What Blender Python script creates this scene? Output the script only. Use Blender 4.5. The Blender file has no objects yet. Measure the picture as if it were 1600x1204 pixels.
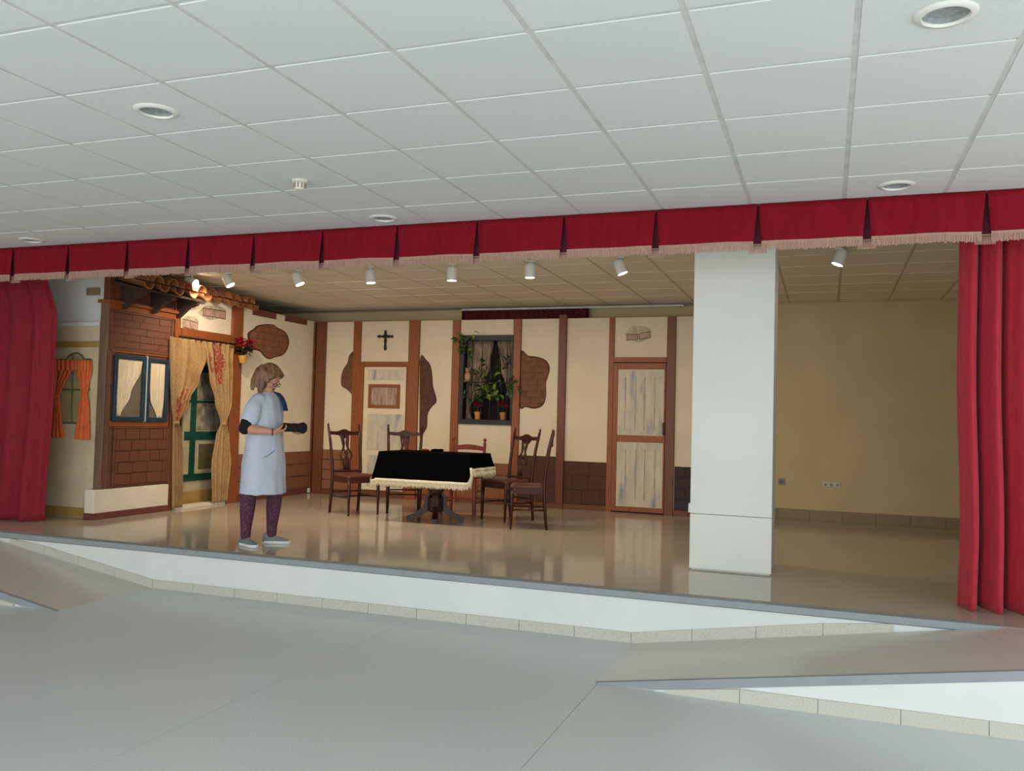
import bpy, bmesh, math, random
from mathutils import Vector, Matrix
random.seed(7)
PI = math.pi
C = bpy.context.scene.collection
scn = bpy.context.scene

# ------------------------------------------------------------------ camera
RM = Matrix(((0.93934059, -0.01117054, 0.34280383), (0.3420009, -0.04518305, -0.93861274), (0.02597373, 0.99891627, -0.03862194)))
FPX, CX, CY = 1350.28, 800.0, 602.0
CH = 1.583
CAM = Vector((0, 0, CH))
cd = bpy.data.cameras.new('camera'); cam = bpy.data.objects.new('camera', cd); C.objects.link(cam)
cam.matrix_world = Matrix.Translation(CAM) @ RM.to_4x4()
cd.sensor_fit = 'HORIZONTAL'; cd.sensor_width = 36; cd.lens = FPX / 1600 * 36; cd.clip_end = 100
scn.camera = cam

# ------------------------------------------------------------------ world, lights, exposure
scn.view_settings.view_transform = 'Standard'; scn.view_settings.look = 'None'
scn.view_settings.gamma = 1; scn.view_settings.use_curve_mapping = False
scn.view_settings.exposure = 0.0
w = bpy.data.worlds.new('world'); scn.world = w; w.use_nodes = True
w.node_tree.nodes['Background'].inputs[0].default_value = (0.75, 0.85, 1.0, 1)
w.node_tree.nodes['Background'].inputs[1].default_value = 0.6

def area(name, loc, rot, sx, sy, power, col):
    l = bpy.data.lights.new(name, 'AREA'); l.shape = 'RECTANGLE'; l.size = sx; l.size_y = sy
    l.energy = power; l.color = col
    o = bpy.data.objects.new(name, l); C.objects.link(o); o.location = loc; o.rotation_euler = rot
    return o
# daylight through a long window in the hall's right wall, then two added fill lights
area('daylight_right', (3.55, 1.8, 1.55), (0, math.radians(90), 0), 2.3, 7.4, 128, (0.89, 0.945, 0.97))
area('fill_rear', (-2.2, -2.45, 1.5), (math.radians(90), 0, 0), 9.5, 2.7, 285, (0.90, 0.955, 0.97))  # unseen fill panel, set close behind the camera to brighten floor and ceiling
area('fill_left', (-9.4, 1.5, 1.5), (0, math.radians(-90), 0), 2.3, 6.0, 36, (1.0, 0.88, 0.86))  # added pinkish fill from the left, no window built there

S = 0.364      # stage height
HC = 3.095     # hall ceiling
SC = 3.21      # stage ceiling

# ------------------------------------------------------------------ pixel -> point on a known real plane (measuring aid)
def ray(px, py): return RM @ Vector((px - CX, CY - py, -FPX))
def Pz(px, py, z): r = ray(px, py); return CAM + r * ((z - CH) / r.z)
def Py(px, py, y): r = ray(px, py); return CAM + r * (y / r.y)
def Px(px, py, x): r = ray(px, py); return CAM + r * (x / r.x)

# ------------------------------------------------------------------ materials
def lin(c):
    c = [v / 255 for v in c]
    return tuple((v / 12.92 if v <= .04045 else ((v + .055) / 1.055) ** 2.4) for v in c) + (1,)
MC = {}
def mat(name, c1, c2=None, rough=.6, scale=8, stretch=(1, 1, 1), bump=0, detail=4, lo=.35, hi=.65, metal=0, spec=.5, coord='Object', sheen=0, bscale=None, coat=0, c3=None, c3scale=2, c3lo=.55, c3hi=.7):
    m = bpy.data.materials.new(name); m.use_nodes = True; nt = m.node_tree; N = nt.nodes; L = nt.links
    b = N['Principled BSDF']; b.inputs['Roughness'].default_value = rough; b.inputs['Metallic'].default_value = metal
    b.inputs['Specular IOR Level'].default_value = spec
    if sheen: b.inputs['Sheen Weight'].default_value = sheen
    if coat: b.inputs['Coat Weight'].default_value = coat
    tc = N.new('ShaderNodeTexCoord'); mp = N.new('ShaderNodeMapping'); mp.inputs['Scale'].default_value = stretch
    L.new(tc.outputs[coord], mp.inputs[0])
    def noise(sc, dt=detail):
        n = N.new('ShaderNodeTexNoise'); n.inputs['Scale'].default_value = sc; n.inputs['Detail'].default_value = dt
        L.new(mp.outputs[0], n.inputs['Vector']); return n
    def ramp(src, a, z, ca, cb):
        r = N.new('ShaderNodeValToRGB'); r.color_ramp.elements[0].position = a; r.color_ramp.elements[1].position = z
        r.color_ramp.elements[0].color = ca; r.color_ramp.elements[1].color = cb; L.new(src, r.inputs[0]); return r
    if c2 is None: c2 = tuple(min(255, v * .93) for v in c1)
    n = noise(scale); r = ramp(n.outputs['Fac'], lo, hi, lin(c1), lin(c2)); out = r.outputs[0]
    if c3:
        n3 = noise(c3scale, 6); r3 = ramp(n3.outputs['Fac'], c3lo, c3hi, (0, 0, 0, 1), (1, 1, 1, 1))
        mx = N.new('ShaderNodeMixRGB'); L.new(r3.outputs[0], mx.inputs[0]); L.new(out, mx.inputs[1]); mx.inputs[2].default_value = lin(c3); out = mx.outputs[0]
    L.new(out, b.inputs['Base Color'])
    if bump:
        nb = noise(bscale or scale * 4); bp = N.new('ShaderNodeBump'); bp.inputs['Strength'].default_value = bump; bp.inputs['Distance'].default_value = .01
        L.new(nb.outputs['Fac'], bp.inputs['Height']); L.new(bp.outputs[0], b.inputs['Normal'])
    return m
M = {}
M['floor'] = mat('hall_terrazzo', (207, 213, 213), (184, 191, 192), rough=.33, scale=150, detail=2, lo=.4, hi=.62, spec=.5, c3=(198, 204, 204), c3scale=.8, c3lo=.4, c3hi=.8)
M['stagefloor'] = mat('stage_terrazzo', (186, 180, 166), (172, 165, 150), rough=.10, scale=120, detail=2, spec=.6, c3=(176, 168, 150), c3scale=1.2, c3lo=.45, c3hi=.75)
M['ramp'] = mat('ramp_terrazzo', (206, 203, 194), (192, 189, 180), rough=.25, scale=140, detail=2)
M['stone'] = mat('skirting_stone', (204, 202, 193), (184, 181, 171), rough=.55, scale=150, detail=3, lo=.42, hi=.66)
M['joint'] = mat('dark_joint', (112, 114, 112), rough=.9)
M['white'] = mat('white_paint', (238, 238, 232), (230, 231, 226), rough=.6, scale=3)
M['riser'] = mat('riser_paint', (226, 229, 228), (219, 223, 222), rough=.45, scale=2)
M['nosing'] = mat('grey_nosing', (150, 157, 161), (144, 151, 155), rough=.55, scale=6, spec=.4)
M['ceil'] = mat('ceiling_tile', (224, 227, 225), (219, 222, 220), rough=.8, scale=60, bump=.15, bscale=300)
M['tbar'] = mat('grid_bar', (214, 215, 211), rough=.55)
M['scol'] = mat('stage_ceiling_tile', (236, 226, 204), (228, 218, 196), rough=.8, scale=40, bump=.15, bscale=300)
M['stbar'] = mat('stage_grid_bar', (204, 194, 172), rough=.7)
M['wall'] = mat('stage_wall', (208, 190, 150), (200, 182, 142), rough=.85, scale=2)
M['hallwall'] = mat('hall_wall', (222, 218, 208), rough=.85, scale=2)
M['sbase'] = mat('stage_baseboard', (150, 132, 100), (138, 120, 90), rough=.5, scale=30)
M['velvet'] = mat('red_curtain', (186, 38, 58), (172, 31, 50), rough=.85, scale=40, stretch=(1, 1, .2), sheen=.1, bump=.1)
M['velvetv'] = mat('red_valance', (132, 14, 33), (121, 11, 28), rough=.9, scale=30, stretch=(1, 1, .2), sheen=.0, spec=.2, bump=.1)
M['velvetshade'] = mat('shaded_red_curtain', (146, 28, 45), (132, 23, 38), rough=.9, scale=40, stretch=(1, 1, .2), bump=.1)  # darker copy of the red curtain, with the left side's shade in its colour
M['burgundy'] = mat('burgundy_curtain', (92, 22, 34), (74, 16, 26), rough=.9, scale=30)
M['fringe'] = mat('fringe', (180, 144, 128), (158, 124, 110), rough=.9, scale=60, stretch=(3, 3, .3))
M['column'] = mat('column_board', (228, 230, 224), (220, 222, 216), rough=.45, scale=1.2, spec=.4)
M['cream'] = mat('cream_board', (226, 212, 188), (218, 204, 179), rough=.8, scale=2.2)
M['plaster'] = mat('plaster_board', (238, 228, 208), (230, 220, 198), rough=.8, scale=4)
M['batten'] = mat('brown_batten', (150, 84, 42), (132, 70, 34), rough=.5, scale=14, stretch=(4, 4, .4), bump=.05)
M['battend'] = mat('dark_batten', (118, 68, 38), (102, 56, 30), rough=.5, scale=14, stretch=(4, 4, .4))
M['endpanel'] = mat('end_panel', (132, 104, 84), (120, 92, 72), rough=.5, scale=8, stretch=(3, 3, .4))
M['brick'] = mat('brown_brick', (146, 98, 66), (126, 80, 52), rough=.75, scale=12, bump=.2, c3=(160, 116, 84), c3scale=6, c3lo=.6, c3hi=.75)
M['brickm'] = mat('dark_mortar', (84, 52, 34), (72, 44, 28), rough=.8, scale=12, bump=.2)
M['brickd'] = mat('dark_brick', (84, 52, 38), (70, 42, 30), rough=.75, scale=12, bump=.2, c3=(104, 72, 50), c3scale=8, c3lo=.6, c3hi=.78)
M['brickp'] = mat('purple_brick', (66, 46, 50), (52, 36, 40), rough=.75, scale=12, bump=.2)
M['brickh'] = mat('house_brick', (124, 74, 52), (98, 56, 38), rough=.55, scale=14, bump=.3, c3=(140, 104, 82), c3scale=9, c3lo=.62, c3hi=.8)
M['house'] = mat('house_brown', (116, 72, 50), (100, 60, 42), rough=.55, scale=8, stretch=(1, 1, 2), bump=.1, c3=(130, 92, 66), c3scale=5, c3lo=.6, c3hi=.8)
M['patch'] = mat('patch_brick', (122, 80, 52), (104, 66, 42), rough=.75, scale=12, bump=.2)
M['patchd'] = mat('patch_brick_dark', (92, 58, 44), (78, 48, 36), rough=.75, scale=12, bump=.2)
M['redtrim'] = mat('red_brown_trim', (122, 66, 56), (110, 58, 48), rough=.5, scale=10)
M['basew'] = mat('base_white', (238, 230, 212), (230, 221, 202), rough=.55, scale=4)
M['blue'] = mat('blue_frame', (34, 66, 86), (26, 52, 70), rough=.4, scale=8)
M['bluegrey'] = mat('dark_frame', (24, 30, 32), (18, 24, 25), rough=.5, scale=8)
M['lace'] = mat('cream_curtain', (238, 222, 194), (222, 204, 174), rough=.9, scale=20, stretch=(2, 2, .3))
M['pane'] = mat('grey_pane', (126, 116, 104), (112, 102, 92), rough=.15, scale=3)
M['burlap'] = mat('burlap', (184, 152, 108), (160, 126, 84), rough=.95, scale=60, bump=.4, bscale=200, c3=(140, 102, 60), c3scale=3, c3lo=.55, c3hi=.8)
M['redpaint'] = mat('red_paint', (140, 54, 40), (156, 82, 56), rough=.95, scale=30, bump=.3)
M['orange'] = mat('orange_cloth', (238, 122, 68), (226, 106, 54), rough=.9, scale=10)
M['paintflat'] = mat('painted_backcloth', (232, 214, 180), (214, 194, 158), rough=.85, scale=3, c3=(196, 168, 122), c3scale=2.4, c3lo=.55, c3hi=.8)
M['ochre'] = mat('ochre_paint', (186, 150, 84), (172, 134, 70), rough=.85, scale=5)
M['sage'] = mat('sage_paint', (112, 118, 86), (98, 104, 76), rough=.85, scale=12)
M['paneyel'] = mat('pane_paint', (196, 178, 124), (176, 160, 110), rough=.85, scale=7)
M['greendoor'] = mat('green_paint', (20, 84, 70), (14, 66, 56), rough=.5, scale=9)
M['doorcream'] = mat('door_cream', (196, 186, 156), (176, 164, 132), rough=.8, scale=6)
M['doorpane'] = mat('door_pane', (176, 170, 150), (128, 116, 98), rough=.6, scale=7, lo=.4, hi=.6)
M['doorpanel'] = mat('door_panel', (104, 98, 66), (86, 80, 54), rough=.8, scale=12)
M['doorwhite'] = mat('weathered_door', (228, 214, 188), (220, 205, 178), rough=.7, scale=3)
M['weather'] = mat('weathered_panel', (212, 202, 180), (190, 184, 168), rough=.7, scale=4, stretch=(3, 3, .7), c3=(128, 136, 146), c3scale=3.2, c3lo=.54, c3hi=.74)
M['weathd'] = mat('weather_streak', (132, 138, 142), (170, 168, 156), rough=.7, scale=9, stretch=(3, 3, .8))
M['tile'] = mat('clay_tile', (168, 108, 66), (128, 78, 46), rough=.8, scale=8, bump=.3)
M['roofwood'] = mat('dark_roof_wood', (70, 46, 34), (56, 36, 26), rough=.7, scale=10)
M['mahog'] = mat('mahogany', (66, 32, 22), (50, 23, 16), rough=.42, scale=10, stretch=(3, 3, .4), spec=.35)
M['leather'] = mat('brown_leather', (78, 36, 27), (64, 28, 21), rough=.5, scale=20, bump=.1, spec=.35)
M['leathtop'] = mat('brown_leather_top', (86, 46, 34), (72, 36, 27), rough=.4, scale=20)
M['redwood'] = mat('red_wood', (124, 50, 26), (104, 40, 20), rough=.35, scale=10, stretch=(3, 3, .4))
M['straw'] = mat('straw_seat', (120, 70, 36), (96, 54, 28), rough=.9, scale=60, bump=.4)
M['blackcloth'] = mat('black_cloth', (7, 6, 8), (5, 5, 6), rough=1, scale=20, spec=.03)
M['lacew'] = mat('white_lace', (232, 222, 196), (214, 202, 172), rough=.95, scale=50, bump=.5)
M['skin'] = mat('skin', (206, 150, 126), (194, 136, 112), rough=.5, scale=8)
M['smock'] = mat('blue_smock', (198, 205, 220), (189, 197, 213), rough=.8, scale=5, bump=.35, bscale=7)
M['smockline'] = mat('smock_seam', (120, 134, 156), rough=.9)
M['blacktop'] = mat('black_jersey', (14, 16, 18), (9, 10, 12), rough=.9)
M['hair'] = mat('brown_hair', (104, 68, 44), (146, 108, 76), rough=.5, scale=22, stretch=(1.5, 1.5, .2), lo=.4, hi=.62, bump=.5, bscale=70)
M['leggings'] = mat('purple_leggings', (92, 46, 70), (62, 34, 52), rough=.85, scale=70, lo=.42, hi=.58, c3=(128, 74, 98), c3scale=110, c3lo=.56, c3hi=.62)
M['shoe'] = mat('grey_mesh', (126, 136, 138), (108, 118, 120), rough=.8, scale=80, bump=.3)
M['sole'] = mat('white_sole', (232, 234, 232), rough=.5)
M['navy'] = mat('navy_cloth', (28, 54, 104), (20, 40, 84), rough=.85)
M['darkroll'] = mat('dark_purple_cloth', (26, 16, 26), (16, 10, 17), rough=.9, scale=30)
M['glasses'] = mat('glasses_frame', (92, 34, 30), rough=.3)
M['lens'] = mat('spectacle_lens', (200, 170, 150), rough=.1)
M['lip'] = mat('lips', (170, 92, 84), rough=.5)
M['eye'] = mat('eye_white', (230, 224, 216), rough=.3)
M['iris'] = mat('iris', (60, 44, 34), rough=.3)
M['black'] = mat('black_iron', (22, 24, 22), (14, 15, 14), rough=.5, scale=20)
M['leaf'] = mat('green_leaf', (58, 92, 36), (38, 66, 26), rough=.45, scale=15)
M['leafl'] = mat('light_leaf', (158, 172, 92), (96, 126, 52), rough=.45, scale=20)
M['leafd'] = mat('dark_leaf', (34, 52, 26), (22, 36, 18), rough=.5, scale=15)
M['petal'] = mat('red_petal', (196, 26, 42), (170, 14, 28), rough=.5, scale=15)
M['pot'] = mat('ochre_pot', (206, 148, 72), (190, 130, 60), rough=.7, scale=10)
M['potr'] = mat('terracotta_pot', (186, 122, 78), (170, 104, 64), rough=.7, scale=10)
M['stem'] = mat('plant_stem', (70, 62, 34), rough=.8)
M['orn'] = mat('tan_ornament', (196, 150, 106), (160, 116, 78), rough=.8, scale=16)
M['hess'] = mat('grey_hessian', (186, 164, 142), (140, 118, 100), rough=.95, scale=14, stretch=(2, 2, .4))
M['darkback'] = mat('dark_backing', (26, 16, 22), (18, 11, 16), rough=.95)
M['metalw'] = mat('white_metal', (236, 236, 230), rough=.35)
M['reflector'] = mat('ribbed_reflector', (190, 196, 196), (160, 168, 168), rough=.35, metal=.0, scale=14, stretch=(3, 3, .2))
M['plastic'] = mat('ivory_plastic', (226, 222, 208), rough=.4)
M['plasticd'] = mat('grey_plastic', (150, 138, 112), rough=.4)
M['smudge'] = mat('grey_smudge', (176, 162, 140), (206, 192, 166), rough=.9, scale=14, lo=.4, hi=.6)
M['pinkbrick'] = mat('pink_brick_paint', (190, 162, 144), (172, 140, 124), rough=.9, scale=14)
M['smudged'] = mat('dark_outline_paint', (76, 58, 50), rough=.9)
def emis(name, col, s):
    m = bpy.data.materials.new(name); m.use_nodes = True; b = m.node_tree.nodes['Principled BSDF']
    b.inputs['Emission Color'].default_value = col; b.inputs['Emission Strength'].default_value = s; return m
M['bulb'] = emis('warm_bulb', (1, .86, .6, 1), 22)
gl = bpy.data.materials.new('thin_glass'); gl.use_nodes = True
gb = gl.node_tree.nodes['Principled BSDF']; gb.inputs['Transmission Weight'].default_value = 1; gb.inputs['Roughness'].default_value = .03; gb.inputs['IOR'].default_value = 1.05
M['glass'] = gl

# ------------------------------------------------------------------ helpers
ORG = {}
class MB:
    def __init__(s): s.v = []; s.f = []; s.m = []; s.cm = 0
    def add(s, vs, fs):
        b = len(s.v); s.v += [Vector(p) for p in vs]; s.f += [[i + b for i in f] for f in fs]; s.m += [s.cm] * len(fs); return s
    def box(s, x0, x1, y0, y1, z0, z1):
        return s.add([(x, y, z) for z in (z0, z1) for y in (y0, y1) for x in (x0, x1)],
                     [(0, 2, 3, 1), (4, 5, 7, 6), (0, 1, 5, 4), (2, 6, 7, 3), (0, 4, 6, 2), (1, 3, 7, 5)])
    def bbox(s, x0, x1, y0, y1, z0, z1, b=.004):   # chamfered box
        bm = bmesh.new(); bmesh.ops.create_cube(bm, size=1)
        for v in bm.verts: v.co = Vector(((x0 + x1) / 2 + v.co.x * (x1 - x0), (y0 + y1) / 2 + v.co.y * (y1 - y0), (z0 + z1) / 2 + v.co.z * (z1 - z0)))
        bmesh.ops.bevel(bm, geom=list(bm.edges), offset=b, segments=1, affect='EDGES')
        bm.verts.index_update(); s.add([v.co.copy() for v in bm.verts], [[v.index for v in f.verts] for f in bm.faces]); bm.free(); return s
    def hexa(s, bot, top):                           # 4 bottom points, 4 top points
        return s.add(list(bot) + list(top), [(3, 2, 1, 0), (4, 5, 6, 7), (0, 1, 5, 4), (1, 2, 6, 5), (2, 3, 7, 6), (3, 0, 4, 7)])
    def prism(s, pts, n, t):                         # polygon (3D points) extruded along n by t
        k = len(pts); n = Vector(n).normalized() * t; a = [Vector(p) for p in pts]
        return s.add(a + [p + n for p in a], [list(range(k))[::-1], list(range(k, 2 * k))] + [(i, (i + 1) % k, (i + 1) % k + k, i + k) for i in range(k)])
    def tube(s, pts, rad, n=10, cap=True, sq=None):
        pts = [Vector(p) for p in pts]; k = len(pts)
        if not hasattr(rad, '__len__'): rad = [rad] * k
        up = None; vs = []
        for i, p in enumerate(pts):
            t = (pts[min(i + 1, k - 1)] - pts[max(i - 1, 0)]).normalized()
            if up is None:
                up = Vector((0, 0, 1)) if abs(t.z) < .9 else Vector((0, 1, 0))
            a = t.cross(up).normalized(); up = a.cross(t).normalized()
            r = rad[i]; ra, rb = (r, r) if not hasattr(r, '__len__') else r
            for j in range(n):
                th = 2 * PI * j / n; vs.append(p + a * math.cos(th) * ra + up * math.sin(th) * rb)
        fs = [(i * n + j, i * n + (j + 1) % n, (i + 1) * n + (j + 1) % n, (i + 1) * n + j) for i in range(k - 1) for j in range(n)]
        if cap: fs += [list(range(n))[::-1], list(range((k - 1) * n, k * n))]
        return s.add(vs, fs)
    def lathe(s, prof, c=(0, 0, 0), n=20, ax=None, cap=True):   # prof [(r,h)] along ax (default z)
        ax = Vector(ax or (0, 0, 1)).normalized(); q = Vector((0, 0, 1)).rotation_difference(ax); c = Vector(c)
        vs = []
        for r, h in prof:
            for j in range(n):
                th = 2 * PI * j / n; vs.append(c + q @ Vector((r * math.cos(th), r * math.sin(th), h)))
        k = len(prof)
        fs = [(i * n + j, i * n + (j + 1) % n, (i + 1) * n + (j + 1) % n, (i + 1) * n + j) for i in range(k - 1) for j in range(n)]
        if cap: fs += [list(range(n))[::-1], list(range((k - 1) * n, k * n))]
        return s.add(vs, fs)
    def ell(s, c, r, rot=None, n=16, k=10):
        c = Vector(c); vs = []; rot = rot or Matrix.Identity(3)
        for i in range(1, k):
            ph = PI * i / k
            for j in range(n):
                th = 2 * PI * j / n
                vs.append(c + rot @ Vector((r[0] * math.sin(ph) * math.cos(th), r[1] * math.sin(ph) * math.sin(th), r[2] * math.cos(ph))))
        fs = [(i * n + (j + 1) % n, i * n + j, (i + 1) * n + j, (i + 1) * n + (j + 1) % n) for i in range(k - 2) for j in range(n)]
        t = len(vs); vs += [c + rot @ Vector((0, 0, r[2])), c + rot @ Vector((0, 0, -r[2]))]
        fs += [(t, j, (j + 1) % n) for j in range(n)] + [(t + 1, (k - 2) * n + (j + 1) % n, (k - 2) * n + j) for j in range(n)]
        return s.add(vs, fs)
    def grid(s, fn, nu, nv):
        return s.add([fn(i / nu, j / nv) for j in range(nv + 1) for i in range(nu + 1)],
                     [(j * (nu + 1) + i, j * (nu + 1) + i + 1, (j + 1) * (nu + 1) + i + 1, (j + 1) * (nu + 1) + i) for j in range(nv) for i in range(nu)])
    def build(s, name, m, parent=None, smooth=False, local=False, solid=0):
        org = ORG.get(parent, Vector()) if parent else Vector()
        me = bpy.data.meshes.new(name); me.from_pydata([v - org for v in s.v], [], s.f)
        for mm in (m if isinstance(m, (list, tuple)) else [m]): me.materials.append(M[mm])
        if any(s.m): me.polygons.foreach_set('material_index', s.m)
        bm = bmesh.new(); bm.from_mesh(me); bmesh.ops.recalc_face_normals(bm, faces=bm.faces); bm.to_mesh(me); bm.free()
        if smooth: me.polygons.foreach_set('use_smooth', [True] * len(me.polygons))
        o = bpy.data.objects.new(name, me); C.objects.link(o); o.parent = parent; ORG[o] = org
        if smooth == 'auto':
            me.set_sharp_from_angle(angle=math.radians(40))
        if solid:
            md = o.modifiers.new('solid', 'SOLIDIFY'); md.thickness = solid; md.offset = 0
        return o
def tag(o, label=None, cat=None, group=None, kind=None):
    if label: o['label'] = label
    if cat: o['category'] = cat
    if group: o['group'] = group
    if kind: o['kind'] = kind
    return o
def thing(name, label, cat, loc=(0, 0, 0), rz=0, group=None, local=False, kind=None):
    o = bpy.data.objects.new(name, None); C.objects.link(o); o.location = loc; o.rotation_euler = (0, 0, rz); o.empty_display_size = .1
    ORG[o] = Vector() if local else Vector(loc); return tag(o, label, cat, group, kind)
def children_of(o): return [c for c in bpy.data.objects if c.parent == o]
def dup(root, loc, rz, label, group=None):
    r = root.copy(); C.objects.link(r); r.location = loc; r.rotation_euler = (0, 0, rz); r['label'] = label
    if group: r['group'] = group
    for ch in children_of(root):
        c = ch.copy(); C.objects.link(c); c.parent = r
        for g in children_of(ch):
            d = g.copy(); C.objects.link(d); d.parent = c
    return r
UNIT = {}
def piece(name, m, parent, x0, x1, y0, y1, z0, z1, jig=0, bev=.06):
    """a small chamfered block sharing one mesh per material"""
    key = (name, m)
    if key not in UNIT:
        bm = bmesh.new(); bmesh.ops.create_cube(bm, size=1)
        bmesh.ops.bevel(bm, geom=list(bm.edges), offset=bev, segments=1, affect='EDGES')
        me = bpy.data.meshes.new(name); bm.to_mesh(me); bm.free(); me.materials.append(M[m]); UNIT[key] = me
    o = bpy.data.objects.new(name, UNIT[key]); C.objects.link(o); o.parent = parent; org = ORG.get(parent, Vector())
    o.location = Vector(((x0 + x1) / 2, (y0 + y1) / 2, (z0 + z1) / 2)) - org
    o.scale = (x1 - x0, y1 - y0, z1 - z0)
    if jig: o.rotation_euler = (random.uniform(-jig, jig), random.uniform(-jig, jig), 0)
    return o
def struct(mb, name, m, parent=None, **k):
    o = mb.build(name, m, parent, **k)
    if parent is None: o['kind'] = 'structure'
    return o

# ================================================================== SETTING
# hall floor: long poured terrazzo strips with thin joints
fl = MB().box(-9.5, 3.6, -2.5, 6.25, -.12, -.012); floor = struct(fl, 'floor', 'joint'); tag(floor, 'grey speckled polished hall floor below the stage with thin straight joints')
xs = [-9.5, -3.03, -1.285, 3.6]
for a, b in zip(xs[:-1], xs[1:]):
    MB().box(a + .0015, b - .0015, -2.5, 6.2, -.012, 0).build('floor_slab', 'floor', floor)
# hall ceiling
ceiling = struct(MB().box(-9.5, 3.6, -2.5, 6.12, HC + .03, HC + .12), 'ceiling', 'joint'); tag(ceiling, 'white suspended tile ceiling of the hall in front of the stage')
GX0, GY0 = .0897, 3.13
holes = {}
DL = [(.39, 3.43), (-3.21, 3.43), (.39, 5.80), (-3.21, 5.82), (-6.81, 5.82)]
DR = .092
def holed(cx, cy, hx, hy, z0, z1, ccx, ccy, r):
    mb = MB(); n = 32; ring = []; sq = []
    for i in range(n):
        th = 2 * PI * i / n; c, s_ = math.cos(th), math.sin(th); k = 1 / max(abs(c), abs(s_))
        ring.append((ccx + r * c, ccy + r * s_)); sq.append((cx + c * k * hx, cy + s_ * k * hy))
    vs = [(*p, z0) for p in ring] + [(*p, z0) for p in sq] + [(*p, z1) for p in sq] + [(*p, z1) for p in ring]; fs = []
    for i in range(n):
        j = (i + 1) % n
        for a in range(4):
            b = (a + 1) % 4; fs.append((a * n + i, a * n + j, b * n + j, b * n + i))
    return mb.add(vs, fs)
rows_y = [GY0 + .6 * k for k in range(-14, 6)]
for ix in range(-17, 8):
    x0 = GX0 + .6 * ix; x1 = x0 + .6
    if x0 > 3.6 or x1 < -9.5: continue
    x0 = max(x0, -9.5); x1 = min(x1, 3.6)
    for y0 in rows_y:
        y1 = min(y0 + .6, 6.1)
        if y0 < 1.2 or y1 - y0 < .05 or x0 > 3.0: continue
        hl = [d for d in DL if x0 < d[0] < x1 and y0 < d[1] < y1]
        if hl:
            holed((x0 + x1) / 2, (y0 + y1) / 2, (x1 - x0) / 2 - .013, (y1 - y0) / 2 - .013, HC, HC + .028, hl[0][0], hl[0][1], DR - .008).build('ceiling_tile', 'ceil', ceiling)
            continue
        piece('ceiling_tile', 'ceil', ceiling, x0 + .013, x1 - .013, y0 + .013, y1 - .013, HC, HC + .028, bev=.006)
mb = MB()
for ix in range(-17, 8):
    for y0 in rows_y:
        x0 = GX0 + .6 * ix
        if (y0 < 1.2 and y0 > -2.5) or x0 > 3.0:
            if x0 + .6 < 3.6 and x0 > -9.5: mb.box(x0 + .013, x0 + .587, y0 + .013, min(y0 + .587, 6.1), HC, HC + .028)
o = mb.build('ceiling_tile', 'ceil', ceiling); o['kind'] = 'stuff'
for ix in range(-15, 8):
    x = GX0 + .6 * ix; MB().box(x - .015, x + .015, -2.5, 6.1, HC + .0015, HC + .03).build('grid_bar', 'tbar', ceiling)
for y in rows_y:
    if y > -2.5: MB().box(-9.5, 3.6, y - .015, y + .015, HC + .005, HC + .03).build('grid_bar', 'tbar', ceiling)
# bulkhead over the valance
struct(MB().box(-9.5, 3.6, 6.12, 6.2, HC - .06, SC + .1), 'trim_1', 'white')
# stage ceiling
sceil = struct(MB().box(-9.5, 2.6, 6.2, 12.1, SC + .03, SC + .12), 'ceiling.001', 'joint'); tag(sceil, 'beige suspended tile ceiling over the stage')
for ix in range(-16, 5):
    x0 = GX0 + .03 + .6 * ix; x1 = x0 + .6
    if x1 < -9.5 or x0 > 2.6: continue
    for k in range(0, 10):
        y0 = 6.22 + .6 * k; y1 = min(y0 + .6, 12.0)
        if y1 - y0 > .1: piece('ceiling_tile', 'scol', sceil, x0 + .014, x1 - .014, y0 + .014, y1 - .014, SC, SC + .028, bev=.012)
    MB().box(x0 - .016, x0 + .016, 6.2, 12.0, SC + .004, SC + .03).build('grid_bar', 'stbar', sceil)
for k in range(0, 10):
    y0 = 6.22 + .6 * k; MB().box(-9.5, 2.6, y0 - .016, y0 + .016, SC + .005, SC + .03).build('grid_bar', 'stbar', sceil)
# walls
tag(struct(MB().box(-9.7, 2.8, 12.0, 12.15, S - .3, SC + .15), 'wall_back', 'wall'), 'plain beige back wall of the stage')
struct(MB().box(2.6, 2.75, 6.3, 12.0, S - .3, SC + .15), 'wall_right', 'wall')
struct(MB().box(-9.65, -9.5, -2.5, 12.0, -.12, SC + .15), 'wall_left', 'hallwall')
struct(MB().box(3.6, 4.75, -2.5, 6.3, -.12, SC + .15), 'wall_right.001', 'hallwall')
struct(MB().box(2.75, 3.6, 6.2, 6.35, -.12, SC + .15), 'wall_front', 'hallwall')
struct(MB().box(-9.5, 3.6, -2.65, -2.5, -.12, SC + .15), 'wall_rear', 'hallwall')
for x in range(-16, 5):
    x0 = GX0 + .6 * x
    if x0 < -9.5 or x0 > 2.0: continue
bb = thing('baseboard_back', 'brown terrazzo skirting along the stage back wall', None, (0, 11.99, S), kind='structure')
x = -9.4
while x < 2.5:
    MB().bbox(x, x + .397, 11.98, 12.0, S, S + .135, .002).build('stone', 'sbase', bb); x += .4

# stage platform ---------------------------------------------------------
stage = struct(MB().box(-9.5, 2.6, 6.22, 12.0, 0, S - .001), 'stage_platform', 'riser'); tag(stage, 'raised stage with glossy beige floor, white front and grey edge strip')
MB().box(-9.5, 2.6, 6.30, 12.0, S - .001, S).build('stage_floor', 'stagefloor', stage)
MB().box(-9.5, 2.6, 6.2, 6.22, 0, S - .05).build('riser', 'riser', stage)
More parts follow.
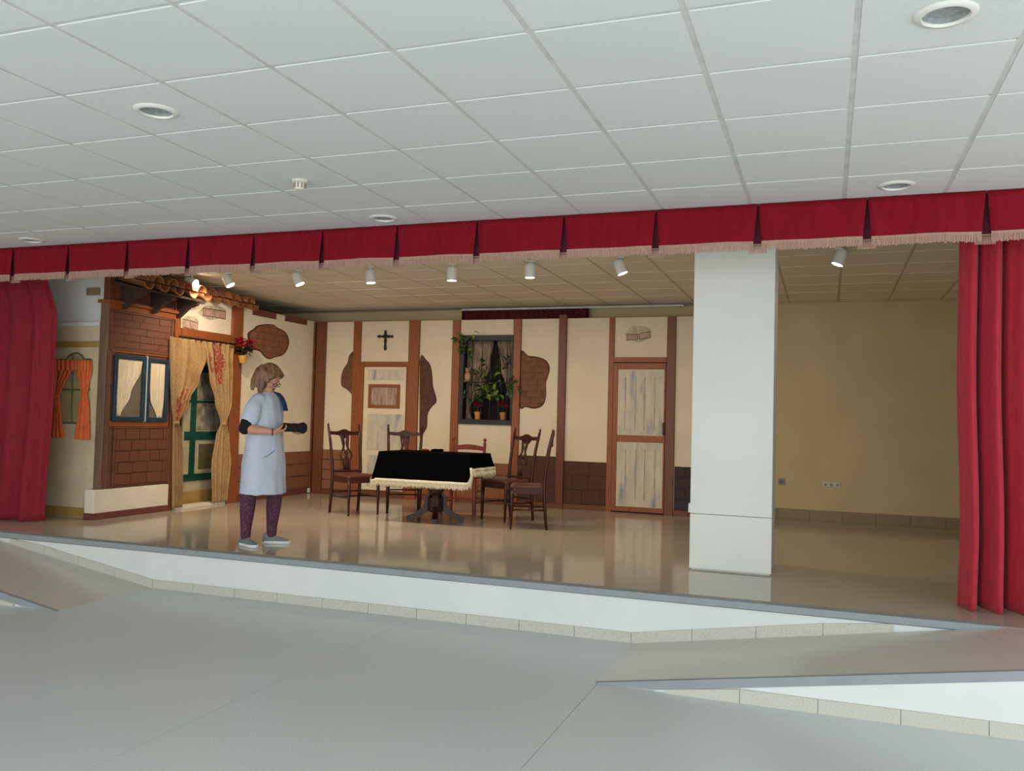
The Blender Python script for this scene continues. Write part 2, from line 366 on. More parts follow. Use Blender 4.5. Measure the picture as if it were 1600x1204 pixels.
# grey nosing strip lying on the edge
MB().bbox(-9.5, 1.06, 6.185, 6.30, S - .045, S + .002, .003).build('edge_strip', 'nosing', stage)
MB().box(1.06, 2.6, 6.2, 6.30, S - .05, S).build('stage_floor', 'stagefloor', stage)
RL0, RR0 = -5.604, -1.30           # ramp feet
SLP = S / 2.36
def zr(x): return (x - RR0) * SLP   # right ramp height
def zl(x): return (RL0 - x) * SLP
jx = [-5.604, -5.16, -4.73, -4.297, -3.863, -3.435, -3.007, -2.582, -2.153, -1.724, -1.30]
for a, b in zip(jx[:-1], jx[1:]):
    MB().bbox(a + .0015, b - .0015, 6.182, 6.2, 0, .077, .002).build('skirting_stone', 'stone', stage)
def sloped(a, b, z_a, z_b, h_a, h_b, y0, y1):
    return MB().hexa([(a, y0, z_a), (b, y0, z_b), (b, y1, z_b), (a, y1, z_a)], [(a, y0, h_a), (b, y0, h_b), (b, y1, h_b), (a, y1, h_a)])
x = RR0
while x < .9:
    b = x + .43; za, zb = zr(x), zr(b)
    if za + .077 > S - .046:
        break
    hb = min(zb + .077, S - .046); sloped(x + .0015, b - .0015, za, zb, za + .077, hb, 6.182, 6.2).build('skirting_stone', 'stone', stage); x = b
x = RL0
while x > -7.9:
    b = x - .43; za, zb = zl(x), zl(b)
    if za + .077 > S - .046: break
    sloped(b + .0015, x - .0015, zb, za, min(zb + .077, S - .046), za + .077, 6.182, 6.2).build('skirting_stone', 'stone', stage); x = b
# ramps
def ramp(name, right, label):
    y0, y1 = 5.165, 6.182
    if right: xa, xe = RR0, 1.06; z = zr; xend = 3.6
    else: xa, xe = RL0, RL0 - 2.36; z = zl; xend = -9.5
    r = thing(name, label, None, (xa, y0, 0), kind='structure')
    ze = S - .001; a, b = (xa, xe) if right else (xe, xa)
    za, zb = (.001, ze) if right else (ze, .001)
    m = MB().add([(a, y0, 0), (b, y0, 0), (b, y1, 0), (a, y1, 0), (a, y0, za), (b, y0, zb), (b, y1, zb), (a, y1, za)], [(3, 2, 1, 0), (4, 5, 6, 7), (0, 1, 5, 4), (1, 2, 6, 5), (2, 3, 7, 6), (3, 0, 4, 7)])
    m.build('ramp_surface', 'ramp', r)
    c, d = (xe, xend) if right else (xend, xe)
    MB().box(c, d, y0, y1 + (.02 if right else 0), 0, ze).build('landing', 'ramp', r)
    # grey strip along the outer edge, folded over the side
    n = 1 if right else -1
    def strip(x0, x1, z0, z1, w0, w1):
        lo, hi = (x0, x1) if x0 < x1 else (x1, x0)
        p = (lambda x, f: f)
        pts = []
        mm = MB()
        A = [(x0, y0 - .006, z0 - w0), (x1, y0 - .006, z1 - w1), (x1, y0 + .03, z1 - w1), (x0, y0 + .03, z0 - w0)]
        B = [(x0, y0 - .006, z0 + .003), (x1, y0 - .006, z1 + .003), (x1, y0 + .03, z1 + .003), (x0, y0 + .03, z0 + .003)]
        return mm.hexa(A, B)
    x1 = xa + n * .36
    strip(xa, x1, 0, z(x1), 0, z(x1) - .008).build('edge_strip', 'nosing', r)
    strip(x1, xe, z(x1), ze, .048, .048).build('edge_strip', 'nosing', r)
    strip(xe, xend, ze, ze, .048, .048).build('edge_strip', 'nosing', r)
    # white side with skirting stones on the hall floor
    m = MB().add([(x1, y0 - .002, 0), (xe, y0 - .002, 0), (xe, y0 - .002, ze - .05), (x1, y0 - .002, max(z(x1) - .05, 0)),
                  (x1, y0, 0), (xe, y0, 0), (xe, y0, ze - .05), (x1, y0, max(z(x1) - .05, 0))], [(0, 1, 2, 3), (7, 6, 5, 4), (0, 4, 5, 1), (1, 5, 6, 2), (2, 6, 7, 3), (3, 7, 4, 0)])
    m.box(min(xe, xend), max(xe, xend), y0 - .002, y0, 0, ze - .05)
    m.build('side_panel', 'riser', r)
    x = xa + n * .43
    while abs(x - xend) > .5:
        b = x + n * .42; ha = min(.077, max(z(x) - .045, .01)); hb = min(.077, z(b) - .045)
        ha, hb = (min(.077, abs(x - xa) * SLP - .045), min(.077, abs(b - xa) * SLP - .045))
        lo, hi, h0, h1 = (x, b, ha, hb) if right else (b, x, hb, ha)
        sloped(lo + .0015, hi - .0015, 0, 0, max(h0, .012), max(h1, .012), y0 - .02, y0 - .002).build('skirting_stone', 'stone', r); x = b
    return r
ramp('ramp', True, 'right-hand ramp rising to the stage with grey edge strip and white side')
ramp('ramp.001', False, 'left-hand ramp rising to the stage with grey edge strip')

# square column clad in white boards --------------------------------------
col = thing('pillar', 'white boarded square column standing near the stage edge', None, (-.74, 7.6, S), kind='structure')
MB().box(-1.055, -.425, 7.40, 8.03, S, SC).build('column_core', 'column', col)
MB().bbox(-1.07, -.412, 7.36, 7.40, S + .47, SC - .005, .003).build('panel', 'column', col)
MB().bbox(-1.072, -.412, 7.372, 7.40, S + .012, S + .465, .003).build('panel', 'column', col)
MB().bbox(-1.085, -1.07, 7.36, 7.44, S + .475, S + .55, .003).build('panel', 'column', col)

# ================================================================== VALANCE
vb = [-8.695, -8.005, -7.315, -6.626, -5.93, -5.253, -4.569, -3.896, -3.213, -2.53, -1.838, -1.157, -.459, .233, .926, 1.62, 2.31, 3.0]
val = thing('stage_valance', 'long red pleated valance with pinkish fringe hung across the stage opening', 'curtain', ((-9 + 3) / 2, 6.1, HC))
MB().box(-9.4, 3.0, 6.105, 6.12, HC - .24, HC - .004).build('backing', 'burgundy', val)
for i, (a, b) in enumerate(zip(vb[:-1], vb[1:])):
    g = .045; zb = HC - .262; r1, r2 = random.uniform(0, 6), random.uniform(.6, 1)
    def f(u, v, a=a, b=b):
        z = HC - .003 - v * .262; gg = g * v; x = a + gg * .5 + .0035 + u * (b - a - gg - .007)
        y = 6.058 - .010 * v * math.sin(PI * u) + .004 * v * r2 * math.sin(u * 11 + r1) + .0015 * math.sin(u * 27 + r1)
        return (x, y, z + .002 * math.sin(u * PI * 2 + r1) * v)
    p = MB().grid(f, 22, 6).build('pleat', 'velvetv', val, smooth=True, solid=.005)
    band = MB(); band.grid(lambda u, v: tuple(Vector(f(u, 1)) + Vector((0, -.004, .006 - .018 * v))), 22, 1)
    n = 84
    for k in range(n):
        q = Vector(f((k + .5) / n, 1)); L = .058 + random.uniform(-.006, .006); x = q.x + random.uniform(-.001, .001)
        band.box(x - .0031, x + .0031, q.y - .005, q.y - .002, q.z - L, q.z - .010)
    fr = band.build('fringe', 'fringe', p, smooth=False, solid=0); fr['kind'] = 'stuff'
    # inner fold seen in the slit, coloured burgundy to paint in its shadow
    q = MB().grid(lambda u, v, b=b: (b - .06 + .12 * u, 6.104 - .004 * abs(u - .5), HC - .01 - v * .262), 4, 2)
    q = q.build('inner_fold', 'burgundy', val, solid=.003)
    band = MB(); band.box(b - .06, b + .06, 6.096, 6.100, HC - .285, HC - .27)
    for k in range(14):
        x = b - .055 + k * .0085; band.box(x - .003, x + .003, 6.096, 6.099, HC - .335, HC - .28)
    fr = band.build('fringe', 'fringe', q); fr['kind'] = 'stuff'

# ================================================================== DRAPES
from mathutils import noise as mnoise
DF = {}
def stain(o, u0, u1, v0, v1, off, seed, thr=-.02):
    f = DF[o]; nd = Vector((1, 0, 0)); mb = MB(); n = 70
    for i in range(n):
        for j in range(n):
            a, b = (i + .5) / n, (j + .5) / n; e = 1 - ((a - .5) ** 2 + (b - .5) ** 2) * 4
            if e > 0 and mnoise.noise(Vector((a * 9 + seed, b * 5, seed))) + .9 * mnoise.noise(Vector((a * 34, b * 15 + seed, 2))) + e * .5 - .32 > thr:
                P = lambda x, y: f(u0 + (u1 - u0) * x / n, v0 + (v1 - v0) * y / n) + nd * off
                mb.add([P(i, j), P(i + 1, j), P(i + 1, j + 1), P(i, j + 1)], [(0, 1, 2, 3)])
    return tag(mb.build('red_stain', 'redpaint', o), kind='stuff')
def drape(name, m, parent, org, xd, nd, rows, folds, nx=120, nz=40, ph=0, seed=0, solid=.004, sharp=.35):
    rnd = random.Random(seed); org = Vector(org); xd = Vector(xd).normalized(); nd = Vector(nd).normalized()
    ks = [rnd.uniform(-.6, .6) for _ in range(8)]
    zs = [r[0] for r in rows]
    def interp(z):
        for a, b in zip(rows[:-1], rows[1:]):
            if a[0] >= z >= b[0]:
                t = (a[0] - z) / (a[0] - b[0]); t2 = t * t * (3 - 2 * t); return [a[i] + (b[i] - a[i]) * (t2 if i < 3 else t) for i in range(1, 4)]
        return rows[-1][1:]
    def f(u, v):
        z = zs[0] + (zs[-1] - zs[0]) * v; xl, xr, amp = interp(z)
        w = 2 * PI * folds * (u + .03 * math.sin(u * 9 + ks[0] * 3)) + ph
        s_ = math.sin(w + .3 * ks[1] * v); s_ = s_ + sharp * math.sin(2 * w + ks[2] + .5 * v)
        return org + xd * (xl + (xr - xl) * (u + .012 * math.cos(w) * (1 if .02 < u < .98 else 0))) + nd * (amp * s_ * (.8 + .3 * math.sin(u * 7 + ks[3] * 4))) + Vector((0, 0, z - org.z))
    o = MB().grid(f, nx, nz).build(name, m, parent, smooth=True, solid=solid); DF[o] = f; return o
# right curtain
cr = thing('stage_curtain', 'red stage curtain gathered at the right end of the stage', 'curtain', (1.6, 6.6, S))
drape('curtain_panel', 'velvet', cr, (.86, 6.70, S), (1, 0, 0), (0, 1, 0), [(SC - .08, 0, 1.3, .06), (2.0, -.01, 1.32, .08), (.9, .015, 1.34, .09), (S + .008, .0, 1.38, .10)], 7.0, 260, 40, ph=3.4, seed=3)
MB().tube([(.8, 6.68, SC - .04), (2.55, 6.68, SC - .04)], .012, 8).build('curtain_rail', 'metalw', cr)
cl = thing('stage_curtain.001', 'shade-darkened red stage curtain gathered at the left end of the stage', 'curtain', (-8.3, 6.9, S))
drape('curtain_panel', 'velvetshade', cl, (-7.72, 6.92, S), (-1, 0, 0), (0, 1, 0), [(SC - .08, .22, 1.6, .045), (2.5, .02, 1.6, .05), (1.8, .03, 1.6, .06), (S + .008, .10, 1.62, .08)], 5.5, 200, 40, ph=.4, seed=5)
MB().tube([(-9.45, 6.92, SC - .04), (-7.75, 6.92, SC - .04)], .012, 8).build('curtain_rail', 'metalw', cl)
# burgundy pelmet at the back
bc = thing('back_curtain', 'dark burgundy gathered curtain hung on a white track high on the back wall', 'curtain', (-4.2, 11.88, 2.4))
drape('curtain_panel', 'burgundy', bc, (-5.16, 11.88, 2.4), (1, 0, 0), (0, 1, 0), [(3.185, 0, 1.95, .022), (2.3, 0, 1.95, .03)], 22, 260, 6, seed=9)
MB().bbox(-5.17, -1.86, 11.865, 11.90, 3.185, 3.21, .003).build('curtain_rail', 'metalw', bc)

# ================================================================== BRICKWORK
def clip(poly, x0, x1, y0, y1):
    def cut(ps, ax, v, keep):
        out = []
        for i in range(len(ps)):
            a, b = ps[i], ps[(i + 1) % len(ps)]; ia, ib = keep(a[ax], v), keep(b[ax], v)
            if ia: out.append(a)
            if ia != ib:
                t = (v - a[ax]) / (b[ax] - a[ax]); out.append((a[0] + t * (b[0] - a[0]), a[1] + t * (b[1] - a[1])))
        return out
    ge = lambda a, v: a >= v; le = lambda a, v: a <= v
    for ax, v, k in ((0, x0, ge), (0, x1, le), (1, y0, ge), (1, y1, le)):
        poly = cut(poly, ax, v, k)
        if len(poly) < 3: return []
    return poly
def area2(p): return abs(sum(p[i][0] * p[(i + 1) % len(p)][1] - p[(i + 1) % len(p)][0] * p[i][1] for i in range(len(p)))) / 2
class Frame:
    """plane frame: s runs along the flat, z is up, n points to the audience"""
    def __init__(f, kind, c): f.kind = kind; f.c = c
    def P(f, s, z, d=0): return Vector((s, f.c - d, z)) if f.kind == 'y' else Vector((f.c + d, s, z))
    def px(f, x, y):
        p = Py(x, y, f.c) if f.kind == 'y' else Px(x, y, f.c); return (p.x if f.kind == 'y' else p.y, p.z)
    def n(f): return Vector((0, -1, 0)) if f.kind == 'y' else Vector((1, 0, 0))
    def slab(f, mb, s0, s1, z0, z1, d0, d1, b=.003):
        if f.kind == 'y': return mb.bbox(s0, s1, f.c - d1, f.c - d0, z0, z1, b)
        return mb.bbox(f.c + d0, f.c + d1, s0, s1, z0, z1, b)
    def poly(f, mb, pts, d0, d1): return mb.prism([f.P(s, z, d0) for s, z in pts], f.n(), d1 - d0)
    def brick(f, m, parent, s0, s1, z0, z1, d0, d1, name='brick', jig=.0):
        if f.kind == 'y': return piece(name, m, parent, s0, s1, f.c - d1, f.c - d0, z0, z1, jig)
        return piece(name, m, parent, f.c + d0, f.c + d1, s0, s1, z0, z1, jig)
def bricks(fr, parent, s0, s1, z0, z1, rows, ln, m, d=.004, t=.008, gap=.006, rnd=.25, seed=1):
    r = random.Random(seed); h = (z1 - z0) / rows
    for k in range(rows):
        s = s0 - (ln * .5 if k % 2 else 0) ; 
        while s < s1 - .02:
            e = s + ln * r.uniform(1 - rnd, 1 + rnd)
            if s1 - e < ln * .3: e = s1
            a = max(s, s0)
            if e - a > .03: fr.brick(m, parent, a + gap / 2, min(e, s1) - gap / 2, z0 + k * h + gap / 2 + r.uniform(0, .004), z0 + (k + 1) * h - gap / 2 - r.uniform(0, .004), d, d + t + r.uniform(0, .004))
            s = e
def patch(fr, parent, pts, m, mb_m, rows_h=.085, ln=.24, name='brick_patch', seed=3, straight=True):
    """broken-plaster patch: thin rimmed plate, bricks clipped to its outline"""
    r = random.Random(seed)
    P_ = []; k_ = len(pts)                      # rounded outline
    for i in range(k_):
        a, b, c, d = pts[i - 1], pts[i], pts[(i + 1) % k_], pts[(i + 2) % k_]
        if straight and abs(b[0] - c[0]) < .03 and abs(b[1] - c[1]) > .5: P_.append(b); continue
        for j in range(4):
            u = j / 4; P_.append(tuple(.5 * (2 * b[q] + (c[q] - a[q]) * u + (2 * a[q] - 5 * b[q] + 4 * c[q] - d[q]) * u * u + (3 * b[q] - a[q] - 3 * c[q] + d[q]) * u ** 3) for q in (0, 1)))
    pts = P_
    pl = fr.poly(MB(), pts, .001, .008).build(name, mb_m, parent)
    z0 = min(p[1] for p in pts); z1 = max(p[1] for p in pts); s0 = min(p[0] for p in pts); s1 = max(p[0] for p in pts)
    cs = sum(p[0] for p in pts) / len(pts); cz = sum(p[1] for p in pts) / len(pts)
    inner = [(cs + (s - cs) * .93, cz + (z - cz) * .94) for s, z in pts]
    k = 0; z = z0
    while z < z1:
        s = s0 - r.uniform(0, ln)
        while s < s1:
            e = s + ln * r.uniform(.8, 1.3); q = clip(inner, s + .003, e - .003, z + .003, z + rows_h - .003)
            if len(q) >= 3 and area2(q) > .0012: fr.poly(MB(), q, .008, .013 + r.uniform(0, .003)).build('brick', m, pl)
            s = e
        z += rows_h
    return pl

YB = 11.55
FB = Frame('y', YB)
TOP = 3.005
def sx(x, y=503): return FB.px(x, y)[0]
G = 'scenery flats along the back of the stage'
def flat(name, label, s0, s1):
    t = thing(name, label, 'scenery', ((s0 + s1) / 2, YB, S), group=G); return t
X = dict(a=-7.45, b=-7.29, c=sx(554.8), d=sx(566), e=sx(641), f=sx(657.5), g=sx(709), h=sx(720.6), i=sx(803.7), j=sx(815.6), k=sx(875), l=sx(886.6), m=sx(953), n=sx(961), o=sx(1043.5), p=sx(1057), q=-1.15)
def batten(fr, par, s0, s1, z0, z1, d=.03, m='batten'): return fr.slab(MB(), s0, s1, z0, z1, -.03, d).build('batten', m, par)
def cream(fr, par, s0, s1, z0, z1, m='cream'): return fr.slab(MB(), s0, s1, z0, z1, -.02, 0, .002).build('panel', m, par)
WZ0, WZ1 = S + .07, S + .56
def pxs(pts, fr, ox, oy, sc): return [fr.px(ox + x / sc, oy + y / sc) for x, y in pts]
# flat 1: left corner, half patch
t = flat('scenery_flat', 'cream scenery flat with half brick patch beside the white door with the small curtained window', X['a'], X['c'])
cream(FB, t, X['b'], X['c'], S, TOP); batten(FB, t, X['a'], X['b'], S, TOP, .04, 'battend'); batten(FB, t, X['c'], X['d'], S, TOP)
fb_ = FB.slab(MB(), X['b'], X['c'], S, WZ0, 0, .025).build('base_board', 'battend', t)
wn = FB.slab(MB(), X['b'], X['c'], WZ0, 1.04, 0, .005).build('brick_dado', 'brickm', t)
bricks(FB, wn, X['b'], X['c'], WZ0, 1.04, 4, .34, 'brick', seed=2)
patch(FB, t, pxs([(362, 403), (320, 408), (305, 465), (270, 520), (255, 590), (262, 640), (300, 665), (335, 700), (357, 725)], FB, 480, 470, 4.816), 'patch', 'brickm')
# flat 2: white door with little curtained window
t = flat('scenery_flat', 'scenery flat with black cross above a white weathered door with a small curtained window', X['d'], X['e'])
zt = FB.px(605, 565)[1]; zd = FB.px(605, 573)[1]; dl, dr = FB.px(570, 573)[0], FB.px(636, 573)[0]
cream(FB, t, X['d'], X['e'], zt, TOP)
batten(FB, t, X['d'], dl - .005, S, zt, .03); batten(FB, t, dl - .005, X['e'], zd + .005, zt, .03); batten(FB, t, dr + .005, X['e'], S, zd, .03, 'battend')
door = FB.slab(MB(), dl, dr, S + .10, zd, -.02, .012).build('door', 'doorwhite', t)
FB.slab(MB(), dl - .005, dr + .005, S, S + .095, -.02, .02).build('threshold', 'battend', t)
def wq(x0, y0, x1, y1, fr, par, m, d, name='panel', n=0):
    a = fr.px(x0, y0); b = fr.px(x1, y1); return fr.slab(MB(), a[0], b[0], b[1], a[1], .01, d).build(name, m, par)
wq(576, 577, 631, 594, FB, door, 'weather', .018); wq(575, 646, 629, 704, FB, door, 'weather', .018); wq(575, 710, 628, 762, FB, door, 'weather', .018)
a = FB.px(577.5, 600); b = FB.px(625, 638); ws0, wz1, ws1, wz0 = a[0], a[1], b[0], b[1]
mb = MB(); bw = .045
FB.slab(mb, ws0, ws1, wz1 - bw, wz1, .01, .035); FB.slab(mb, ws0, ws1, wz0, wz0 + bw, .01, .035); FB.slab(mb, ws0, ws0 + bw, wz0 + bw, wz1 - bw, .01, .035); FB.slab(mb, ws1 - bw, ws1, wz0 + bw, wz1 - bw, .01, .035)
mb.build('window_frame', 'batten', door)
FB.slab(MB(), ws0 + bw, ws1 - bw, wz0 + bw, wz1 - bw, .010, .0125).build('pane', 'pane', door)
drape('window_curtain', 'hess', door, FB.P(ws0, wz0, .022), (1, 0, 0), (0, 1, 0), [(wz1 - .03, bw, ws1 - ws0 - bw, .005), (wz0 + .03, bw, ws1 - ws0 - bw, .007)], 5, 60, 8, seed=4, solid=.001)
# cross above the door: a thing of its own hanging on the flat
def pxy(x, y, fr=FB): return fr.px(480 + x / 4.816, 470 + y / 4.816)
cr_ = thing('wall_cross', 'small black knobbly wooden cross hung above the white door', 'cross', FB.P(*pxy(593, 268), .01))
a, b = pxy(595, 222), pxy(592, 372); n = 9; pts = [FB.P(a[0] + (b[0] - a[0]) * i / n, a[1] + (b[1] - a[1]) * i / n, .025) for i in range(n + 1)]
MB().tube(pts, [.014 + .009 * ((i * 7) % 3) / 2 for i in range(n + 1)], 8).build('upright', 'black', cr_, smooth=True)
a, b = pxy(536, 268), pxy(650, 268); n = 10; pts = [FB.P(a[0] + (b[0] - a[0]) * i / n, a[1] + (b[1] - a[1]) * i / n, .03) for i in range(n + 1)]
MB().tube(pts, [.012 + .012 * ((i * 5) % 3) / 2 for i in range(n + 1)], 8).build('crossbar', 'black', cr_, smooth=True)
# flat 3: tall dark patch
t = flat('scenery_flat', 'cream scenery flat with tall dark curved brick patch left of the plant window', X['e'], X['g'])
cream(FB, t, X['f'], X['g'], S, TOP); batten(FB, t, X['e'], X['f'], S, TOP, .035); batten(FB, t, X['g'], X['h'], S, TOP, .035)
wn = FB.slab(MB(), X['f'], X['g'], WZ0, WZ1, 0, .005).build('brick_dado', 'brickm', t)
bricks(FB, wn, X['f'], X['g'], WZ0, WZ1, 3, .3, 'brick', seed=8)
FB.slab(MB(), X['f'], X['g'], S, WZ0, 0, .025).build('base_board', 'battend', t)
patch(FB, t, pxs([(849, 445), (900, 447), (925, 480), (940, 540), (948, 640), (975, 750), (940, 795), (908, 850), (902, 940), (882, 985), (845, 1000)], FB, 480, 470, 4.816), 'patchd', 'brickd', seed=5)
# flat 4: window with plants
t = flat('scenery_flat', 'cream scenery flat holding the dark framed window crowded with plants', X['h'], X['i'])
w0 = FB.px(719, 524); w1 = FB.px(801, 664); wx0, wx1, wz0_, wz1_ = X['h'] + .02, w1[0] - .0, w1[1], w0[1]
cream(FB, t, X['h'], X['i'], wz1_, TOP); cream(FB, t, X['h'], X['i'], S, wz0_); 
FB.slab(MB(), wx1, X['i'], wz0_, wz1_, -.02, 0).build('panel', 'cream', t); FB.slab(MB(), X['h'], wx0, wz0_, wz1_, -.02, 0).build('panel', 'cream', t)
wn = FB.slab(MB(), X['h'], X['i'], WZ0, WZ1 + .02, 0, .005).build('brick_dado', 'brickm', t)
bricks(FB, wn, X['h'], X['i'], WZ0, WZ1 + .02, 3, .34, 'brick', seed=11)
FB.slab(MB(), X['h'], X['i'], S, WZ0, 0, .025).build('base_board', 'battend', t)
bx = MB(); fw = .055; D = -.26
for (a0, a1, c0, c1) in ((wx0, wx1, wz1_ - .08, wz1_), (wx0, wx1, wz0_, wz0_ + .07), (wx0, wx0 + fw, wz0_ + .07, wz1_ - .08), (wx1 - .035, wx1, wz0_ + .07, wz1_ - .08)):
    FB.slab(bx, a0, a1, c0, c1, -.02, .04)
wf = bx.build('window_frame', 'bluegrey', t)
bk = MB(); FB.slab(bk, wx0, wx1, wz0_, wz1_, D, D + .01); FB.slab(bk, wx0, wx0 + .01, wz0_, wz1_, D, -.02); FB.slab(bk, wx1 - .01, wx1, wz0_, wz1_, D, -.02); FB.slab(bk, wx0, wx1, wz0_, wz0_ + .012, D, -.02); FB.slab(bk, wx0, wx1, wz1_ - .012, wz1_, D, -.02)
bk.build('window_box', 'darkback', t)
def pw(x, y): return FB.px(700 + x / 7.083, 510 + y / 7.083)
for k in (175, 265, 372, 470, 570, 655):
    q = pw(k, 500)[0]; MB().tube([FB.P(q, wz0_ + .06, .0), FB.P(q, wz1_ - .07, .0)], .006, 6).build('grille_bar', 'black', wf)
q = pw(0, 615)[1]; MB().tube([FB.P(wx0 + .04, q, .0), FB.P(wx1 - .03, q, .0)], .006, 6).build('grille_bar', 'black', wf)
WD = wx1 - wx0; z_ = lambda y: pw(300, y)[1]; s_ = lambda x: pw(x, 500)[0] - wx0
cu = drape('window_curtain', 'hess', t, FB.P(wx0, wz0_, -.20), (1, 0, 0), (0, 1, 0), [(wz1_ - .03, .02, s_(440), .018), (z_(450), .02, s_(400), .02), (z_(700), .02, s_(330), .02), (z_(900), .02, s_(185), .015), (wz0_ + .02, .02, s_(225), .015)], 5, 60, 24, seed=14)
cu = drape('window_curtain', 'hess', t, FB.P(wx0, wz0_, -.20), (1, 0, 0), (0, 1, 0), [(wz1_ - .03, s_(480), WD - .02, .018), (z_(450), s_(530), WD - .02, .02), (z_(700), s_(600), WD - .02, .02), (z_(850), s_(660), WD - .02, .015), (wz0_ + .02, s_(670), WD - .02, .015)], 5, 60, 24, seed=15)
# flat 5: kidney patch
t = flat('scenery_flat', 'cream scenery flat with kidney-shaped brown brick patch right of the plant window', X['i'], X['k'])
cream(FB, t, X['j'], X['k'], S, TOP); batten(FB, t, X['i'], X['j'], S, TOP + .0, .035); batten(FB, t, X['k'], X['l'], S, FB.px(880, 492)[1], .045, 'battend')
WZ2 = FB.px(840, 712)[1]
wn = FB.slab(MB(), X['j'], X['k'], WZ0, WZ2, 0, .005).build('brick_dado', 'brickd', t)
bricks(FB, wn, X['j'], X['k'], WZ0, WZ2, 3, .3, 'brickd', seed=12)
FB.slab(MB(), X['j'], X['k'], S, WZ0, 0, .025).build('base_board', 'battend', t)
patch(FB, t, [FB.px(700 + x / 5.735, 470 + y / 5.735) for x, y in [(650, 470), (720, 490), (800, 500), (870, 525), (905, 570), (912, 620), (895, 680), (878, 740), (880, 830), (865, 910), (830, 950), (770, 965), (700, 950), (640, 928)]], 'patch', 'brickm', seed=6)
# flat 6: plain
t = flat('scenery_flat', 'plain cream scenery flat with dark brick dado left of the brown framed door', X['l'], X['m'])
cream(FB, t, X['l'], X['m'], S, TOP); batten(FB, t, X['m'], X['n'], S, TOP)
WZ3 = FB.px(915, 721)[1]
wn = FB.slab(MB(), X['l'], X['m'], WZ0, WZ3, 0, .005).build('brick_dado', 'brickd', t)
bricks(FB, wn, X['l'], X['m'], WZ0, WZ3, 3, .3, 'brickd', seed=13)
FB.slab(MB(), X['l'], X['m'], S, WZ0, 0, .025).build('base_board', 'battend', t)
# flat 7: door 2
t = flat('scenery_flat', 'scenery flat with brown framed door of two whitewashed panels nearest the column', X['n'], X['p'])
zh1 = FB.px(1000, 558)[1]; zh0 = FB.px(1000, 566)[1]
cream(FB, t, X['n'], X['o'], zh1, TOP); batten(FB, t, X['n'], X['o'], zh0, zh1, .03); batten(FB, t, X['o'], X['p'], S, TOP, .035, 'battend')
dd0, dd1 = X['n'] + .0, X['o'] - .008
door = FB.slab(MB(), dd0, dd1, S + .015, zh0 - .01, -.02, .008).build('door', 'doorwhite', t)
for (a0, a1, c0, c1) in ((dd0, FB.px(966, 600)[0], S + .015, zh0 - .01), (FB.px(1038, 600)[0], dd1, S + .015, zh0 - .01), (FB.px(966, 600)[0], FB.px(1038, 600)[0], FB.px(1000, 577)[1], zh0 - .01), (FB.px(966, 600)[0], FB.px(1038, 600)[0], FB.px(1000, 690.5)[1], FB.px(1000, 680)[1]), (FB.px(966, 600)[0], FB.px(1038, 600)[0], S + .015, FB.px(1000, 792)[1])):
    FB.slab(MB(), a0, a1, c0, c1, .008, .026).build('rail', 'batten', door)
FB.slab(MB(), FB.px(968, 600)[0], FB.px(1036, 600)[0], FB.px(1000, 679)[1], FB.px(1000, 579)[1], .005, .012).build('door_panel', 'weather', door)
FB.slab(MB(), FB.px(968, 600)[0], FB.px(1036, 600)[0], FB.px(1000, 791)[1], FB.px(1000, 692)[1], .005, .012).build('door_panel', 'weather', door)
for (yt, yb) in ((589, 672), (702, 782)):
    for x in (978, 994, 1008, 1024):
        a = FB.px(x, yt); b = FB.px(x, yb); FB.slab(MB(), a[0] - .007, a[0] + .007, b[1], a[1], .010, .0135, .001).build('groove_line', 'weathd', door)
FB.slab(MB(), FB.px(1036, 660)[0], FB.px(1040, 660)[0], FB.px(1036, 680)[1], FB.px(1036, 660)[1], .02, .05).build('door_handle', 'roofwood', door)
def mark(fr, par, ell_c, ell_r, quads, k=.5):
    pts = [(ell_c[0] + ell_r[0] * math.cos(2 * PI * i / 18) * (1 + .08 * math.sin(i * 2.3)), ell_c[1] + ell_r[1] * math.sin(2 * PI * i / 18) * (1 + .1 * math.sin(i * 1.7))) for i in range(18)]
    mb = MB(); fr.poly(mb, [fr.px(*p) for p in pts], .0005, .0015)
    for q in quads:
        pp = [fr.px(*p) for p in q]; cx = sum(p[0] for p in pp) / 4; cz = sum(p[1] for p in pp) / 4
        mb.cm = 2; fr.poly(mb, pp, .0015, .002); mb.cm = 1; fr.poly(mb, [(cx + (p[0] - cx) * .93, cz + (p[1] - cz) * .82) for p in pp], .002, .0025)
    return mb.build('painted_bricks', ['smudge', 'pinkbrick', 'smudged'], par)
mark(FB, t, (998, 521), (20, 13), [[(979, 522), (997, 521), (997, 530), (979, 532)], [(998, 521), (1016, 517), (1017, 528), (998, 530)]])
# flat 8: right of door, behind the column
t = flat('scenery_flat', 'last cream scenery flat running behind the white column with purplish brick dado', X['p'], X['q'])
cream(FB, t, X['p'], X['q'], S, TOP)
WZ4 = FB.px(1067, 729)[1]
wn = FB.slab(MB(), X['p'] + .01, X['q'], WZ0, WZ4, 0, .005).build('brick_dado', 'brickp', t)
bricks(FB, wn, X['p'] + .01, X['q'], WZ0, WZ4, 4, .3, 'brickp', seed=17)
FB.slab(MB(), X['p'], X['q'], S, WZ0, 0, .025).build('base_board', 'battend', t)
for o in bpy.data.objects:
    if o.name.startswith('scenery_flat'): pass

